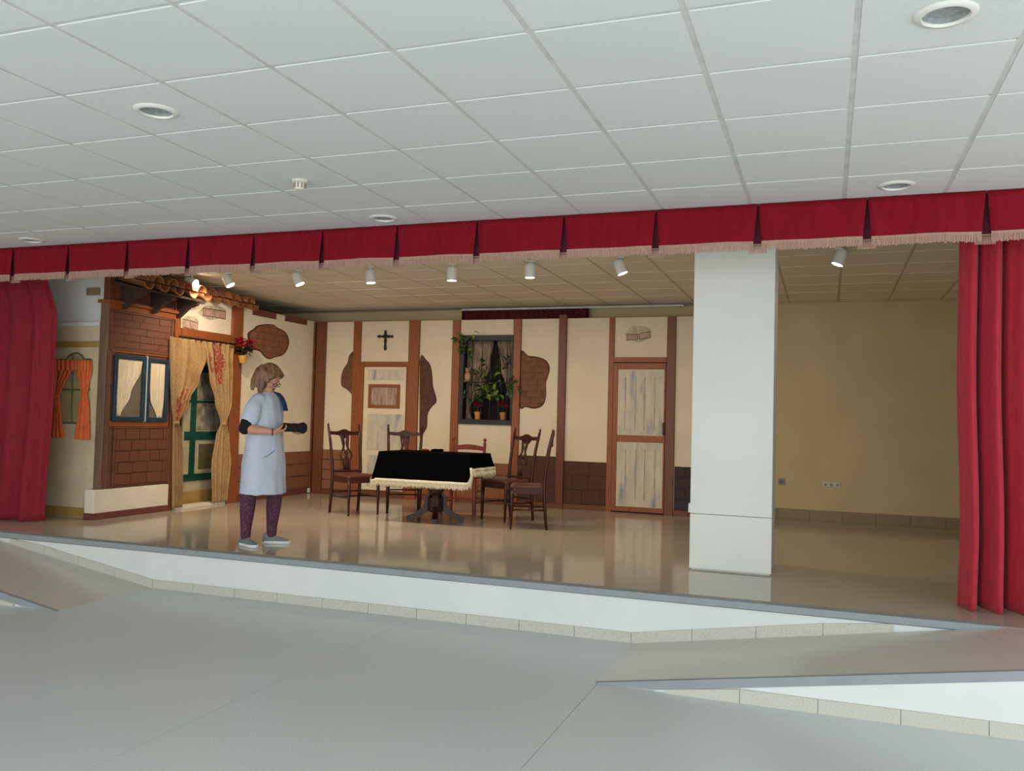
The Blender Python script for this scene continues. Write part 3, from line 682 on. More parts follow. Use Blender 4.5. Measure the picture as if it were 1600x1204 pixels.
# ================================================================== LEFT SIDE FLATS
XL = -7.5
FL = Frame('x', XL)
t = thing('side_flat', 'cream side flat at left with rounded brick patch behind the woman', 'scenery', (XL, 10.6, S))
cream(FL, t, 9.74, 11.58, S, TOP + .01, 'plaster'); FL.slab(MB(), 11.50, 11.58, S, TOP, 0, .03).build('batten', 'battend', t)
WL = FL.px(450, 706)[1]
wn = FL.slab(MB(), 9.76, 11.50, S + .085, WL, 0, .005).build('brick_dado', 'brickm', t)
bricks(FL, wn, 9.76, 11.50, S + .085, WL, 3, .5, 'brick', seed=21)
FL.slab(MB(), 9.76, 11.50, S, S + .085, 0, .03).build('base_board', 'redtrim', t)
FL.slab(MB(), 11.43, 11.49, S + .01, S + .08, .03, .045).build('hinge', 'metalw', t)
patch(FL, t, pxs([(128, 260), (135, 235), (180, 205), (200, 185), (260, 175), (320, 178), (350, 200), (400, 225), (430, 265), (438, 310), (430, 350), (415, 380), (385, 410), (340, 420), (290, 437), (255, 420), (225, 385), (190, 365), (140, 350)], FL, 360, 470, 4.815), 'brick', 'brickm', .09, .4, seed=31)
for (x0, y0, x1, y1) in ((394.5, 483, 431, 494), (445, 492.5, 479, 504)):
    a = FL.px(x0, y0); b = FL.px(x1, y1); FL.slab(MB(), a[0], b[0], (a[1] + b[1]) / 2 - .02 - .04, (a[1] + b[1]) / 2 + .06 - .03, 0, .012).build('top_strip', 'redtrim', t)
# ---- doorway flat
t = thing('doorway_flat', 'scenery doorway with plaster panel and clay tiles, between brown house and cream side flat', 'scenery', (XL, 9.1, S))
Y0, Y1, Y2, Y3 = 8.46, 8.56, 9.53, 9.74
zl0 = 2.44; zl1 = 2.60
batten(FL, t, Y2, Y3, S, 3.03, .035); FL.slab(MB(), Y0, Y1, zl0, 3.02, -.03, .02).build('batten', 'batten', t); FL.slab(MB(), Y0, Y0 + .06, S, zl0, -.03, .02).build('batten', 'battend', t)
FL.slab(MB(), Y1, Y2, zl0, zl1, -.03, .03).build('lintel', 'batten', t)
FL.slab(MB(), Y1, Y2, zl1, 3.02, -.02, 0).build('panel', 'plaster', t)
FL.slab(MB(), Y1 + .02, Y2 - .02, S, S + .035, -.14, .03).build('sill', 'basew', t)
def q4(x0, y0, x1, y1, sl): return [(x0, y0), (x1, y0 + sl), (x1, y1 + sl), (x0, y1)]
mark(FL, t, (332, 488), (21, 11), [q4(317, 480, 334, 493, 3), q4(335, 483, 352.5, 496, 3)])
mark(FL, t, (297, 505), (13, 12), [q4(285, 497, 296, 511, 3), q4(297, 500, 309, 513, 4)])
# side cheeks & back of the doorway, painted green door leaf set back
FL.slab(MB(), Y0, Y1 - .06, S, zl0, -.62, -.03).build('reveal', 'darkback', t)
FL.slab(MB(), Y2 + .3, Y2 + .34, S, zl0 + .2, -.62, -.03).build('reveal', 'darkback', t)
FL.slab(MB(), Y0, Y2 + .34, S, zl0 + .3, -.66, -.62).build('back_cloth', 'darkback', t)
dr_ = thing('painted_door', 'tall green and cream glazed door leaf standing behind the burlap curtains', 'door', (XL - .22, 9.2, S))
FD = Frame('x', XL - .22)
def pd(x, y): return FD.px(260 + x / 4.631, 540 + y / 4.631)
e0 = pd(125, 700)[0] - .03; e1 = pd(345, 700)[0] + .25
FD.slab(MB(), e0, e1, S + .02, zl0 + .02, -.03, 0).build('leaf', 'doorcream', dr_)
g0, g1 = pd(165, 700)[0], pd(205, 700)[0]
def zz(y): return pd(200, y)[1]
FD.slab(MB(), g0, g1, zz(975), zz(150), 0, .012).build('stile', 'greendoor', dr_)
for (ya, yb) in ((130, 190), (395, 412), (620, 680), (925, 975)):
    FD.slab(MB(), e0 + .03, e1 - .05, zz(yb), zz(ya), 0, .014).build('rail', 'greendoor', dr_)
FD.slab(MB(), g1, e1 - .1, zz(610), zz(420), 0, .006).build('pane', 'doorpane', dr_)
FD.slab(MB(), g1, e1 - .1, zz(390), zz(195), 0, .006).build('pane', 'doorpane', dr_)
FD.slab(MB(), g1 + .03, e1 - .1, zz(915), zz(695), 0, .006).build('panel', 'doorcream', dr_)
FD.slab(MB(), g1 + .07, e1 - .12, zz(895), zz(712), .006, .012).build('panel', 'doorpanel', dr_)
FD.slab(MB(), e0, e1, S + .02, S + .18, 0, .01).build('kick_board', 'ochre', dr_)
for k in range(7):
    a = pd(265 + 12 * k, 600)[0]; FD.slab(MB(), a, a + .012, zz(600), zz(470 - 18 * math.sin(k / 6 * PI)), .006, .010, .001).build('painted_bar', 'pane', dr_)
# burlap curtains: two things
def pb(x, y): q = Px(260 + x / 4.631, 540 + y / 4.631, XL + .03); return q.y, q.z
cb = thing('burlap_curtain', 'left burlap curtain tied back beside the brown house', 'curtain', (XL + .03, 8.6, zl0))
def brow(l): return [(pb(xl, y)[1], pb(xl, y)[0], pb(xr, y)[0], a) for (y, xl, xr, a) in l]
rows = brow([(-28, 20, 265, .02), (60, 20, 275, .022), (230, 25, 225, .022), (400, 30, 150, .018), (550, 42, 85, .010), (640, 40, 95, .016), (800, 38, 108, .018), (1080, 40, 105, .02)])
rows[0] = (zl0 + .03,) + rows[0][1:]
rows[-1] = (S + .03,) + rows[-1][1:]
c = drape('cloth', 'burlap', cb, (XL + .045, 0, S), (0, 1, 0), (1, 0, 0), rows, 5, 110, 60, seed=41)
stain(c, .25, .98, .30, .58, .008, 3.3, -.16)
q = pb(60, 555); MB().lathe([(.028, -.02), (.04, -.01), (.042, .01), (.028, .02)], (XL + .055, q[0], q[1]), 12).build('tie', 'burlap', cb, smooth=True)
cb2 = thing('burlap_curtain.001', 'right burlap curtain tied back at the brown post, red stains at top', 'curtain', (XL + .03, 9.4, zl0))
rows = brow([(-10, 262, 480, .02), (60, 285, 472, .022), (230, 305, 470, .022), (400, 345, 465, .018), (560, 385, 430, .010), (660, 350, 445, .018), (850, 320, 455, .022), (1090, 325, 430, .024)])
rows[0] = (zl0 + .03,) + rows[0][1:]; rows[-1] = (S + .03,) + rows[-1][1:]
c = drape('cloth', 'burlap', cb2, (XL + .045, 0, S), (0, 1, 0), (1, 0, 0), rows, 5, 110, 60, seed=44)
stain(c, .1, .65, .0, .26, .008, 7.1, -.12)
q = pb(405, 565); MB().lathe([(.028, -.02), (.04, -.01), (.042, .01), (.028, .02)], (XL + .055, q[0], q[1]), 12).build('tie', 'burlap', cb2, smooth=True)
MB().tube([(XL + .05, q[0], q[1]), (XL + .075, q[0] + .01, q[1] - .08), (XL + .07, q[0] - .015, q[1] - .15)], .008, 6).build('tie_end', 'burlap', cb2)
MB().tube([(XL + .05, 8.50, zl0 + .045), (XL + .05, 9.58, zl0 + .045)], .010, 8).build('curtain_rod', 'black', cb2)

# clay roof tiles over the doorway and house (each its own part of the roof)
roof = thing('tiled_canopy', 'little canopy of curved clay tiles on dark brackets above house and doorway', 'roof', (XL, 8.5, 2.85))
def clay(y, x0, x1, z0, z1, r, up=True, m='tile'):
    a, b = (0, PI) if up else (PI, 2 * PI); n = 8; vs = []; fs = []
    for (x, z, rr) in ((x0, z0, r * .86), (x1, z1, r)):
        for rad in (rr, rr - .014):
            for i in range(n + 1):
                th = a + (b - a) * i / n; vs.append((x, y + rad * math.cos(th), z + rad * math.sin(th)))
    k = n + 1
    for i in range(n):
        fs += [(i, i + 1, 2 * k + i + 1, 2 * k + i), (k + i, 3 * k + i, 3 * k + i + 1, k + i + 1), (2 * k + i, 2 * k + i + 1, 3 * k + i + 1, 3 * k + i), (i, k + i, k + i + 1, i + 1)]
    fs += [(0, 2 * k, 3 * k, k), (n, k + n, 3 * k + n, 2 * k + n)]
    return MB().add(vs, fs).build('roof_tile', m, roof, smooth='auto')
y = 7.50; k = 0
while y < 9.86:
    inhouse = y < 8.5
    xo = XL + (.40 if inhouse else .17 + .04 * (k % 2)); zo = 2.985 if inhouse else 3.02
    clay(y, XL - .02, xo, 3.10, zo + .025, .088, True); clay(y + .12, XL - .02, xo - .02, 3.09, zo + .015, .078, False)
    y += .24; k += 1
MB().hexa([(XL, 7.46, 2.985), (XL + .36, 7.46, 2.90), (XL + .36, 8.52, 2.90), (XL, 8.52, 2.985)], [(XL, 7.46, 3.01), (XL + .36, 7.46, 2.925), (XL + .36, 8.52, 2.925), (XL, 8.52, 3.01)]).build('soffit_board', 'roofwood', roof)
for y in (7.60, 8.05, 8.47):
    MB().prism([(XL + .0, y, 2.70), (XL + .06, y, 2.72), (XL + .20, y, 2.83), (XL + .31, y, 2.86), (XL + .33, y, 2.90), (XL, y, 2.98)], (0, 1, 0), .05).build('bracket', 'roofwood', roof)

# ---- brown house front
hs = thing('house_front', 'brown painted house front with brick panels, blue window and white base', 'scenery', (XL, 8, S))
HY0, HY1 = 7.42, 8.46
mb = MB(); mb.bbox(XL - .10, XL, HY0, HY0 + .08, S + .33, 2.78, .003); mb.build('end_panel', 'endpanel', hs)
MB().bbox(XL - .08, XL - .0, HY0 + .01, HY0 + .09, 2.80, SC - .02, .003).build('end_post', 'battend', hs)
FL.slab(MB(), HY0 + .08, HY1, S + .33, 3.0, -.04, 0).build('wall_board', 'house', hs)
mb = MB(); mb.bbox(XL - .12, XL + .055, HY0 - .03, HY1 + .05, 2.755, 2.79, .003); FL.slab(mb, HY0, HY1 + .02, 2.69, 2.755, 0, .02); mb.build('cornice', 'batten', hs)
u0, u1, uz0, uz1 = 7.46, 8.43, 2.27, 2.68
mb = MB()
for (a, b, c_, d_) in ((u0, u1, uz0 - .03, uz0), (u0, u1, uz1 - .015, uz1 + .01), (u0, u0 + .03, uz0, uz1), (u1 - .03, u1, uz0, uz1)): FL.slab(mb, a, b, c_, d_, 0, .022)
mb.build('panel_frame', 'house', hs)
bp = FL.slab(MB(), u0 + .03, u1 - .03, uz0, uz1 - .015, 0, .004).build('brick_panel', 'house', hs); bricks(FL, bp, u0 + .03, u1 - .03, uz0, uz1 - .015, 5, .24, 'brickh', seed=51, gap=.004, t=.006)
v0, v1, vz0, vz1 = 7.60, 8.40, S + .36, 1.36
mb = MB()
for (a, b, c_, d_) in ((v0 - .03, v0, vz0 - .0, vz1), (v1, v1 + .03, vz0, vz1), (v0 - .03, v1 + .03, vz1, vz1 + .015)): FL.slab(mb, a, b, c_, d_, 0, .018)
mb.build('panel_frame', 'house', hs)
bp = FL.slab(MB(), v0, v1, vz0, vz1, 0, .004).build('brick_panel', 'house', hs); bricks(FL, bp, v0, v1, vz0, vz1, 5, .19, 'brickh', seed=52, gap=.008, t=.010, rnd=.3)
FL.slab(MB(), 7.44, 7.475, S + .34, 2.24, 0, .012).build('edge_strip', 'house', hs)
FL.slab(MB(), 8.43, 8.47, S + .34, 2.27, 0, .025).build('edge_strip', 'battend', hs)
for (z0, z1) in ((1.38, 1.44), (2.215, 2.25)): FL.slab(MB(), 7.5, 8.42, z0, z1, 0, .014).build('rail', 'batten', hs)
# base
MB().bbox(XL - .12, XL + .012, 7.33, HY1 + .03, S + .07, S + .325, .004).build('base', 'basew', hs)
MB().bbox(XL - .125, XL + .018, 7.325, HY1 + .06, S, S + .07, .003).build('base_trim', 'redtrim', hs)
# window: two sashes
def sash(y0, y1, z0, z1, par, pts_c, seed, out=.03, sk=0):
    mb = MB(); b = .045
    for (a, c_, d_, e_) in ((y0, y1, z1 - b, z1), (y0, y1, z0, z0 + b), (y0, y0 + b, z0 + b, z1 - b), (y1 - b, y1, z0 + b, z1 - b)): FL.slab(mb, a, c_, d_, e_, 0, out)
    sh = mb.build('window_sash', 'blue', par)
    FL.slab(MB(), y0 + b, y1 - b, z0 + b, z1 - b, .001, .006).build('pane', 'pane', sh)
    drape('sash_curtain', 'lace', sh, (XL + .013, 0, z0), (0, 1, 0), (1, 0, 0), pts_c, 4, 50, 24, seed=seed, solid=.001)
    return sh
sash(7.535, 8.005, 1.445, 2.195, hs, [(2.145, 7.585, 7.955, .004), (2.05, 7.585, 7.94, .005), (1.75, 7.585, 7.79, .005), (1.50, 7.583, 7.65, .003)], 61)
sash(8.03, 8.375, 1.440, 2.185, hs, [(2.135, 8.08, 8.325, .004), (1.85, 8.08, 8.325, .005), (1.72, 8.10, 8.325, .005), (1.485, 8.21, 8.30, .003)], 62)
FL.slab(MB(), 8.010, 8.022, 1.44, 2.21, 0, .034).build('meeting_strip', 'metalw', hs)

# ---- painted backcloth flat with orange curtains
FP = Frame('y', 7.44)
pf = thing('painted_flat', 'beige painted scenery flat with painted arched window left of the brown house', 'scenery', (-8.0, 7.44, S))
P0, P1 = -8.75, -7.625
FP.slab(MB(), P0, P1, S, 2.50, -.03, 0).build('board', 'paintflat', pf)
FP.slab(MB(), P0, P1, S + .005, S + .11, 0, .002, .0005).build('painted_band', 'ochre', pf)
FP.slab(MB(), P0, P1, 2.26, 2.33, 0, .002, .0005).build('painted_band', 'ochre', pf)
FP.slab(MB(), P0, P1, 2.50, 2.545, -.03, .01).build('top_rail', 'white', pf)
def pp(x, y): return FP.px(60 + x / 8.025, 550 + y / 8.025)
mb = MB(); wa = pp(190, 120); wb = pp(690, 885); wm = pp(440, 500)[0]
arch = [pp(350, 95), pp(390, 45), pp(440, 15), pp(500, 12), pp(550, 40), pp(585, 90)]
FP.poly(mb, [pp(250, 110)] + arch + [pp(650, 95), pp(655, 890), pp(215, 890)], 0, .002); mb.build('painted_window', 'paneyel', pf)
mb = MB()
MB_t = [pp(215, 105), pp(260, 98)] + arch + [pp(650, 88), pp(675, 100)]
for a, b in zip(MB_t[:-1], MB_t[1:]): mb.tube([FP.P(*a, .004), FP.P(*b, .004)], .011, 6)
for a, b in ((pp(440, 10), pp(425, 885)), (pp(250, 470), pp(650, 470)), (pp(215, 885), pp(655, 885)), (pp(215, 110), pp(215, 885))): mb.tube([FP.P(*a, .004), FP.P(*b, .004)], (.011), 6)
mb.build('painted_frame', 'sage', pf)
oc = thing('orange_curtains', 'pair of orange cloth curtains tied back over the painted arched window', 'curtain', FP.P(pp(440, 120)[0], pp(440, 120)[1], .03))
def rp(l): return [(pp(xl, y)[1], pp(xl, y)[0], pp(xr, y)[0], a) for (y, xl, xr, a) in l]
drape('curtain_panel', 'orange', oc, (0, 7.41, S), (1, 0, 0), (0, 1, 0), rp([(120, 195, 450, .012), (250, 200, 430, .014), (400, 210, 350, .012), (540, 225, 285, .008), (600, 200, 290, .012), (800, 165, 310, .014), (1060, 110, 340, .016)]), 4, 70, 40, seed=71, solid=.003)
drape('curtain_panel', 'orange', oc, (0, 7.41, S), (1, 0, 0), (0, 1, 0), rp([(105, 450, 690, .012), (250, 515, 690, .014), (400, 545, 655, .012), (550, 570, 635, .008), (620, 545, 655, .012), (800, 525, 660, .014), (1090, 480, 665, .016)]), 4, 70, 40, seed=72, solid=.003)
drape('pelmet', 'orange', oc, (0, 7.385, S), (1, 0, 0), (0, 1, 0), rp([(100, 190, 690, .006), (235, 195, 690, .008)]), 11, 120, 8, seed=73, solid=.003)
for (x, y) in ((250, 560), (605, 590)):
    q = pp(x, y); MB().lathe([(.03, -.012), (.036, 0), (.03, .012)], FP.P(*q, .045), 12).build('tie', 'orange', oc, smooth=True)
# white upper wall panel above it + small plate
up = struct(MB().bbox(-8.9, -7.60, 7.50, 7.56, S, SC - .001, .002), 'wall_side', 'white'); tag(up, 'white wall return above the painted flat')
q0 = Py(138, 450, 7.5); q1 = Py(157, 461, 7.5)
tag(MB().bbox(q0.x, q1.x, 7.47, 7.50, q1.z, q0.z, .004).build('junction_box', 'plasticd'), 'small beige junction box high on the white wall above the painted flat', 'box')

# ================================================================== CEILING FITTINGS
dn = ['nearest the camera at the upper right of the photo', 'at the left between camera and valance', 'beside the valance at the far right', 'touching the valance near the middle', 'touching the valance at the far left']
for (x, y), d in zip(DL, dn):
    t = thing('downlight', 'round white-rimmed recessed downlight ' + d, 'light', (x, y, HC), group='recessed ceiling downlights')
    MB().lathe([(.080, .004), (.083, -.010), (.100, -.008), (.108, .0), (.108, .002), (.086, .004)], (x, y, HC - .002), 40, cap=False).build('rim', 'metalw', t, smooth='auto')
    MB().lathe([(.083, -.002), (.078, .008), (.068, .02), (.0, .021)], (x, y, HC), 40, cap=False).build('reflector', 'reflector', t, smooth='auto')
    MB().lathe([(.080, -.0015), (.0, -.001)], (x, y, HC), 32, cap=False).build('glass_cover', 'glass', t)
x, y = -3.235, 4.74
t = thing('smoke_detector', 'small white smoke detector on the hall ceiling', 'smoke detector', (x, y, HC))
MB().lathe([(.052, 0), (.052, -.014), (.044, -.02)], (x, y, HC - .0), 24).build('base', 'plastic', t, smooth='auto')
MB().lathe([(.036, -.02), (.036, -.05), (.028, -.062), (.010, -.066)], (x, y, HC), 20).build('head', 'plastic', t, smooth='auto')
for i in range(10):
    a = 2 * PI * i / 10; MB().box(x + .037 * math.cos(a) - .003, x + .037 * math.cos(a) + .003, y + .037 * math.sin(a) - .003, y + .037 * math.sin(a) + .003, HC - .052, HC - .022).build('vent_rib', 'plasticd', t)
SP = [(300, 441, (.8, -.35, -.32), 'leftmost, aimed sideways above the clay tiles'), (357, 439, (.45, -.1, -.8), 'second from left, above the doorway post'), (466, 437, (.4, -.1, -.9), 'third from left, above the cream side flat'), (579, 434, (.12, -.05, -1), 'fourth from left, above the white door'), (706, 430, (0, 0, -1), 'fifth from left, above the plant window'), (828, 425, (.02, 0, -1), 'sixth from left, above the kidney-shaped patch'), (970, 419, (.35, -.1, -.9), 'seventh from left, next before the column'), (1312, 404, (-.35, .1, -.95), 'alone to the right of the column')]
view_r = Vector((.9, .42, 0)).normalized(); view_d = Vector((-.42, .9, 0)).normalized()
for i, (px, py, dv, d) in enumerate(SP):
    p = Py(px, py, 8.35); ax = (view_r * dv[0] + view_d * dv[1] + Vector((0, 0, dv[2]))).normalized()
    t = thing('stage_spotlight', 'white can spotlight on the stage ceiling, ' + d, 'spotlight', (p.x, p.y, SC), group='white can spotlights over the stage')
    MB().lathe([(.045, -.012), (.045, 0)], (p.x, p.y, SC), 20).build('ceiling_plate', 'metalw', t, smooth='auto')
    MB().tube([(p.x, p.y, SC - .01), (p.x, p.y, p.z + .02)], .012, 8).build('stem', 'metalw', t)
    MB().lathe([(.030, -.085), (.048, -.080), (.056, -.055), (.056, .055), (.050, .058), (.050, .045)], p, 24, ax=ax, cap=False).lathe([(.0, -.085), (.030, -.085)], p, 24, ax=ax, cap=False).build('can', 'metalw', t, smooth='auto')
    MB().lathe([(.0, .062), (.03, .058), (.050, .046)], p, 24, ax=ax, cap=False).build('bulb', 'bulb', t, smooth=True)
    l = bpy.data.lights.new('spot_beam', 'SPOT'); l.energy = [36, 98, 112, 62, 50, 50, 44, 8][i]; l.color = (1, .79, .57); l.spot_size = math.radians(150); l.spot_blend = .8; l.shadow_soft_size = .05
    lo = bpy.data.objects.new('spot_beam', l); C.objects.link(lo); lo.parent = t
    if i == 0: ax2 = (ax + Vector((0, 0, -.9))).normalized()
    else: ax2 = ax
    tgt = (ax2 + (Vector((-.9, .25, 0)) if i < 2 else Vector((-.35, .5, 0)) if i == 2 else Vector((0, .45, 0)) if i < 7 else Vector((0, .1, 0)))).normalized()
    lo.location = (p + ax * .075) - Vector((p.x, p.y, SC)); lo.rotation_euler = tgt.to_track_quat('-Z', 'Y').to_euler()

# sockets
def socket(px, py, w_, h, n, label):
    p = Py(px, py, 12.0); t = thing('wall_socket', label, 'socket', (p.x, 12.0, p.z))
    for k in range(n):
        x0 = p.x - w_ * n / 2 + k * w_; MB().bbox(x0 + .002, x0 + w_ - .002, 11.985, 12.0, p.z - h / 2, p.z + h / 2, .003).build('plate', 'plastic' if n > 1 else 'plasticd', t)
        MB().lathe([(.02, .0), (.02, .004)], (x0 + w_ / 2, 11.985, p.z), 16, ax=(0, -1, 0)).build('outlet', 'plasticd' if n > 1 else 'joint', t)
socket(1221, 752, .085, .085, 1, 'square grey wall socket just right of the column')
socket(1299, 757, .07, .06, 3, 'row of small ivory sockets low on the bare back wall')
p = Py(1300, 528, 12.0); tag(MB().lathe([(.009, 0), (.012, .012), (.004, .02)], p, 10, ax=(0, -1, 0)).build('wall_hook', 'plastic'), 'tiny pale hook high on the bare back wall', 'hook')

# ================================================================== PLANTS
def leafmesh(L, W, m, name='leaf'):
    bm_v = []; n = 6
    mb = MB(); vs = []; fs = []
    for i in range(n + 1):
        t = i / n; wd = W * math.sin(PI * min(1, t * .93 + .07)) ** .8 * (1 - .35 * t); zz = .25 * L * math.sin(t * 2.2) - .28 * L * t * t
        vs += [(t * L, -wd / 2, zz + .12 * wd), (t * L, 0, zz), (t * L, wd / 2, zz + .12 * wd)]
    for i in range(n):
        a = i * 3; fs += [(a, a + 1, a + 4, a + 3), (a + 1, a + 2, a + 5, a + 4)]
    me = bpy.data.meshes.new(name); me.from_pydata(vs, [], fs); me.materials.append(M[m]); me.polygons.foreach_set('use_smooth', [True] * len(fs)); return me
LM = {k: leafmesh(*v) for k, v in {'petal': (.075, .04, 'petal', 'petal'), 'dark': (.085, .045, 'leafd'), 'green': (.10, .06, 'leaf'), 'light': (.10, .07, 'leafl'), 'long': (.16, .04, 'leaf')}.items()}
def leaf(kind, parent, p, d, roll=0, sc=1, name='leaf'):
    o = bpy.data.objects.new(name, LM[kind]); C.objects.link(o); o.parent = parent; o.location = Vector(p) - ORG[parent]
    o.rotation_mode = 'QUATERNION'; o.rotation_quaternion = Vector(d).to_track_quat('X', 'Z') @ Matrix.Rotation(roll, 4, 'X').to_quaternion(); o.scale = (sc, sc, sc); return o
def poinsettia(name, label, base, r, h, heads, potm, seed, group=None, fol=10, spread=.11, ht=.17, lsc=1.0):
    rnd = random.Random(seed); base = Vector(base); t = thing(name, label, 'plant', base, group=group)
    MB().lathe([(r * .72, 0), (r * .92, h * .8), (r * 1.05, h * .8), (r * 1.05, h), (r * .9, h), (r * .85, h * .88)], base, 20).build('pot', potm, t, smooth='auto')
    top = base + Vector((0, 0, h))
    for k, hd in enumerate(heads):
        c = top + Vector(hd); MB().tube([top - Vector((0, 0, .02)), top + Vector(hd) * .5 + Vector((0, 0, .02)), c], .004, 6).build('stem', 'stem', t)
        for ring, (n, s_, e) in enumerate(((7, 1, .1), (5, .65, .7))):
            for i in range(n):
                a = 2 * PI * i / n + ring + k; leaf('petal', t, c + Vector((0, 0, .01 * ring)), (math.cos(a), math.sin(a), e), rnd.uniform(-.3, .3), s_ * lsc * rnd.uniform(.85, 1.15), 'petal')
    for i in range(fol):
        a = rnd.uniform(0, 2 * PI); z = rnd.uniform(.02, ht * .75); rr = rnd.uniform(0, spread * .5)
        leaf('dark', t, top + Vector((rr * math.cos(a), rr * math.sin(a), z)), (math.cos(a), math.sin(a), rnd.uniform(-.5, .4)), rnd.uniform(-.5, .5), rnd.uniform(.8, 1.2) * lsc)
    return t
p = Px(379, 567, XL + .13)
hp = poinsettia('potted_poinsettia', 'red poinsettia in an ochre pot hung on the post by the burlap curtains', (XL + .13, p.y, p.z), .062, .10, [(.02, -.10, .16), (.05, .02, .17), (.02, .10, .12), (-.02, -.02, .2), (.06, .13, .09), (.08, -.03, .12), (.07, -.14, .10), (.07, .08, .17)], 'pot', 1, fol=34, spread=.24, ht=.2, lsc=1.35)
MB().tube([(XL, 9.80, 2.55), (XL + .12, 9.80, 2.55), (XL + .125, 9.79, 2.57)], .006, 6).build('hook', 'black', hp)
for dy in (-.03, .03): MB().tube([(XL + .12, 9.80, 2.55), (XL + .13, p.y + dy, p.z + .09)], .0025, 5).build('cord', 'stem', hp)
ZS = wz0_ + .07
for (x, lb, sd, pm) in ((308, 'left red flower in a pale clay pot on the dark window ledge', 3, 'pot'), (588, 'right red flower in a brown clay pot on the dark window ledge', 4, 'potr')):
    q = FB.P(pw(x, 1030)[0], ZS, -.07)
    poinsettia('potted_flower', lb, q, .052, .11, [(-.03, -.05, .10), (.05, -.06, .08), (0, -.03, .13)], pm, sd, group='potted red flowers on the window ledge', fol=10, spread=.1, ht=.07, lsc=.9)
# trailing plants
def trailing(name, label, pts, n, seed, kinds, spread, sc=1.0, group=None):
    rnd = random.Random(seed); pts = [Vector(p) for p in pts]; t = thing(name, label, 'plant', pts[0], group=group)
    MB().tube(pts, .006, 6).build('stem', 'stem', t, smooth=True)
    for i in range(n):
        u = rnd.uniform(0, len(pts) - 1.001); k = int(u); c = pts[k].lerp(pts[k + 1], u - k) + Vector((max(-1.6 * spread, min(1.6 * spread, rnd.gauss(0, spread))), rnd.uniform(-.05, .01), max(-1.3 * spread, min(1.3 * spread, rnd.gauss(0, spread * .8)))))
        leaf(rnd.choice(kinds), t, c, (rnd.uniform(-1, 1), rnd.uniform(-.8, .1), rnd.uniform(-1.1, .4)), rnd.uniform(-.8, .8), sc * rnd.uniform(.7, 1.15))
    return t
def W(x, y, d): return FB.P(*pw(x, y), d)
trailing('trailing_plant', 'trailing green plant draped over the top left corner of the dark window', [W(290, 120, .06), (W(200, 130, .07)), W(160, 200, .06), W(220, 260, .05), W(260, 300, .03)], 34, 5, ['green', 'light', 'green'], .06, 1.0)
hp2 = trailing('hanging_plant', 'large leafy variegated plant filling the middle of the dark window', [W(470, 500, -.03), W(430, 600, .0), W(440, 700, .0), W(430, 810, .0)], 54, 6, ['light', 'green', 'light', 'dark'], .12, 1.25)
trailing('leafy_plant', 'dark leafy plant at the left inside the dark window', [W(340, 420, -.05), W(300, 560, -.04), W(270, 700, -.05), W(300, 760, -.05)], 44, 8, ['green', 'dark', 'dark'], .09, 1.0)
trailing('fern', 'dark narrow-leaved plant reaching past the right edge of the dark window', [W(640, 560, -.03), W(680, 620, .03), W(700, 650, .07), W(740, 710, .08)], 18, 9, ['long', 'dark', 'long'], .05, .9)
trailing('dried_plant', 'dark dried stems hanging in the upper right of the window', [W(530, 200, -.08), W(580, 340, -.06), W(600, 400, -.06), W(690, 400, -.06)], 22, 10, ['dark'], .06, .8)
# little shelf figure
q = W(205, 610, -.03)
og = thing('shelf_ornament', 'small tan figure sitting on a shelf at the left of the dark window', 'ornament', q)
MB().ell(q + Vector((0, 0, .075)), (.052, .035, .075)).build('body', 'orn', og, smooth=True)
MB().ell(q + Vector((.002, -.005, .165)), (.038, .032, .036)).build('head', 'orn', og, smooth=True)
for sx_ in (-1, 1):
    MB().ell(q + Vector((sx_ * .028, -.022, .012)), (.018, .03, .014)).build('foot', 'orn', og, smooth=True)
    MB().ell(q + Vector((sx_ * .030, 0, .195)), (.013, .010, .018)).build('ear', 'orn', og, smooth=True)
    MB().ell(q + Vector((sx_ * .014, -.034, .17)), (.006, .005, .006)).build('eye', 'black', og, smooth=True)
MB().bbox(q.x - .09, q.x + .09, q.y - .05, q.y + .05, q.z - .014, q.z - .002, .002).build('ledge', 'bluegrey', og)

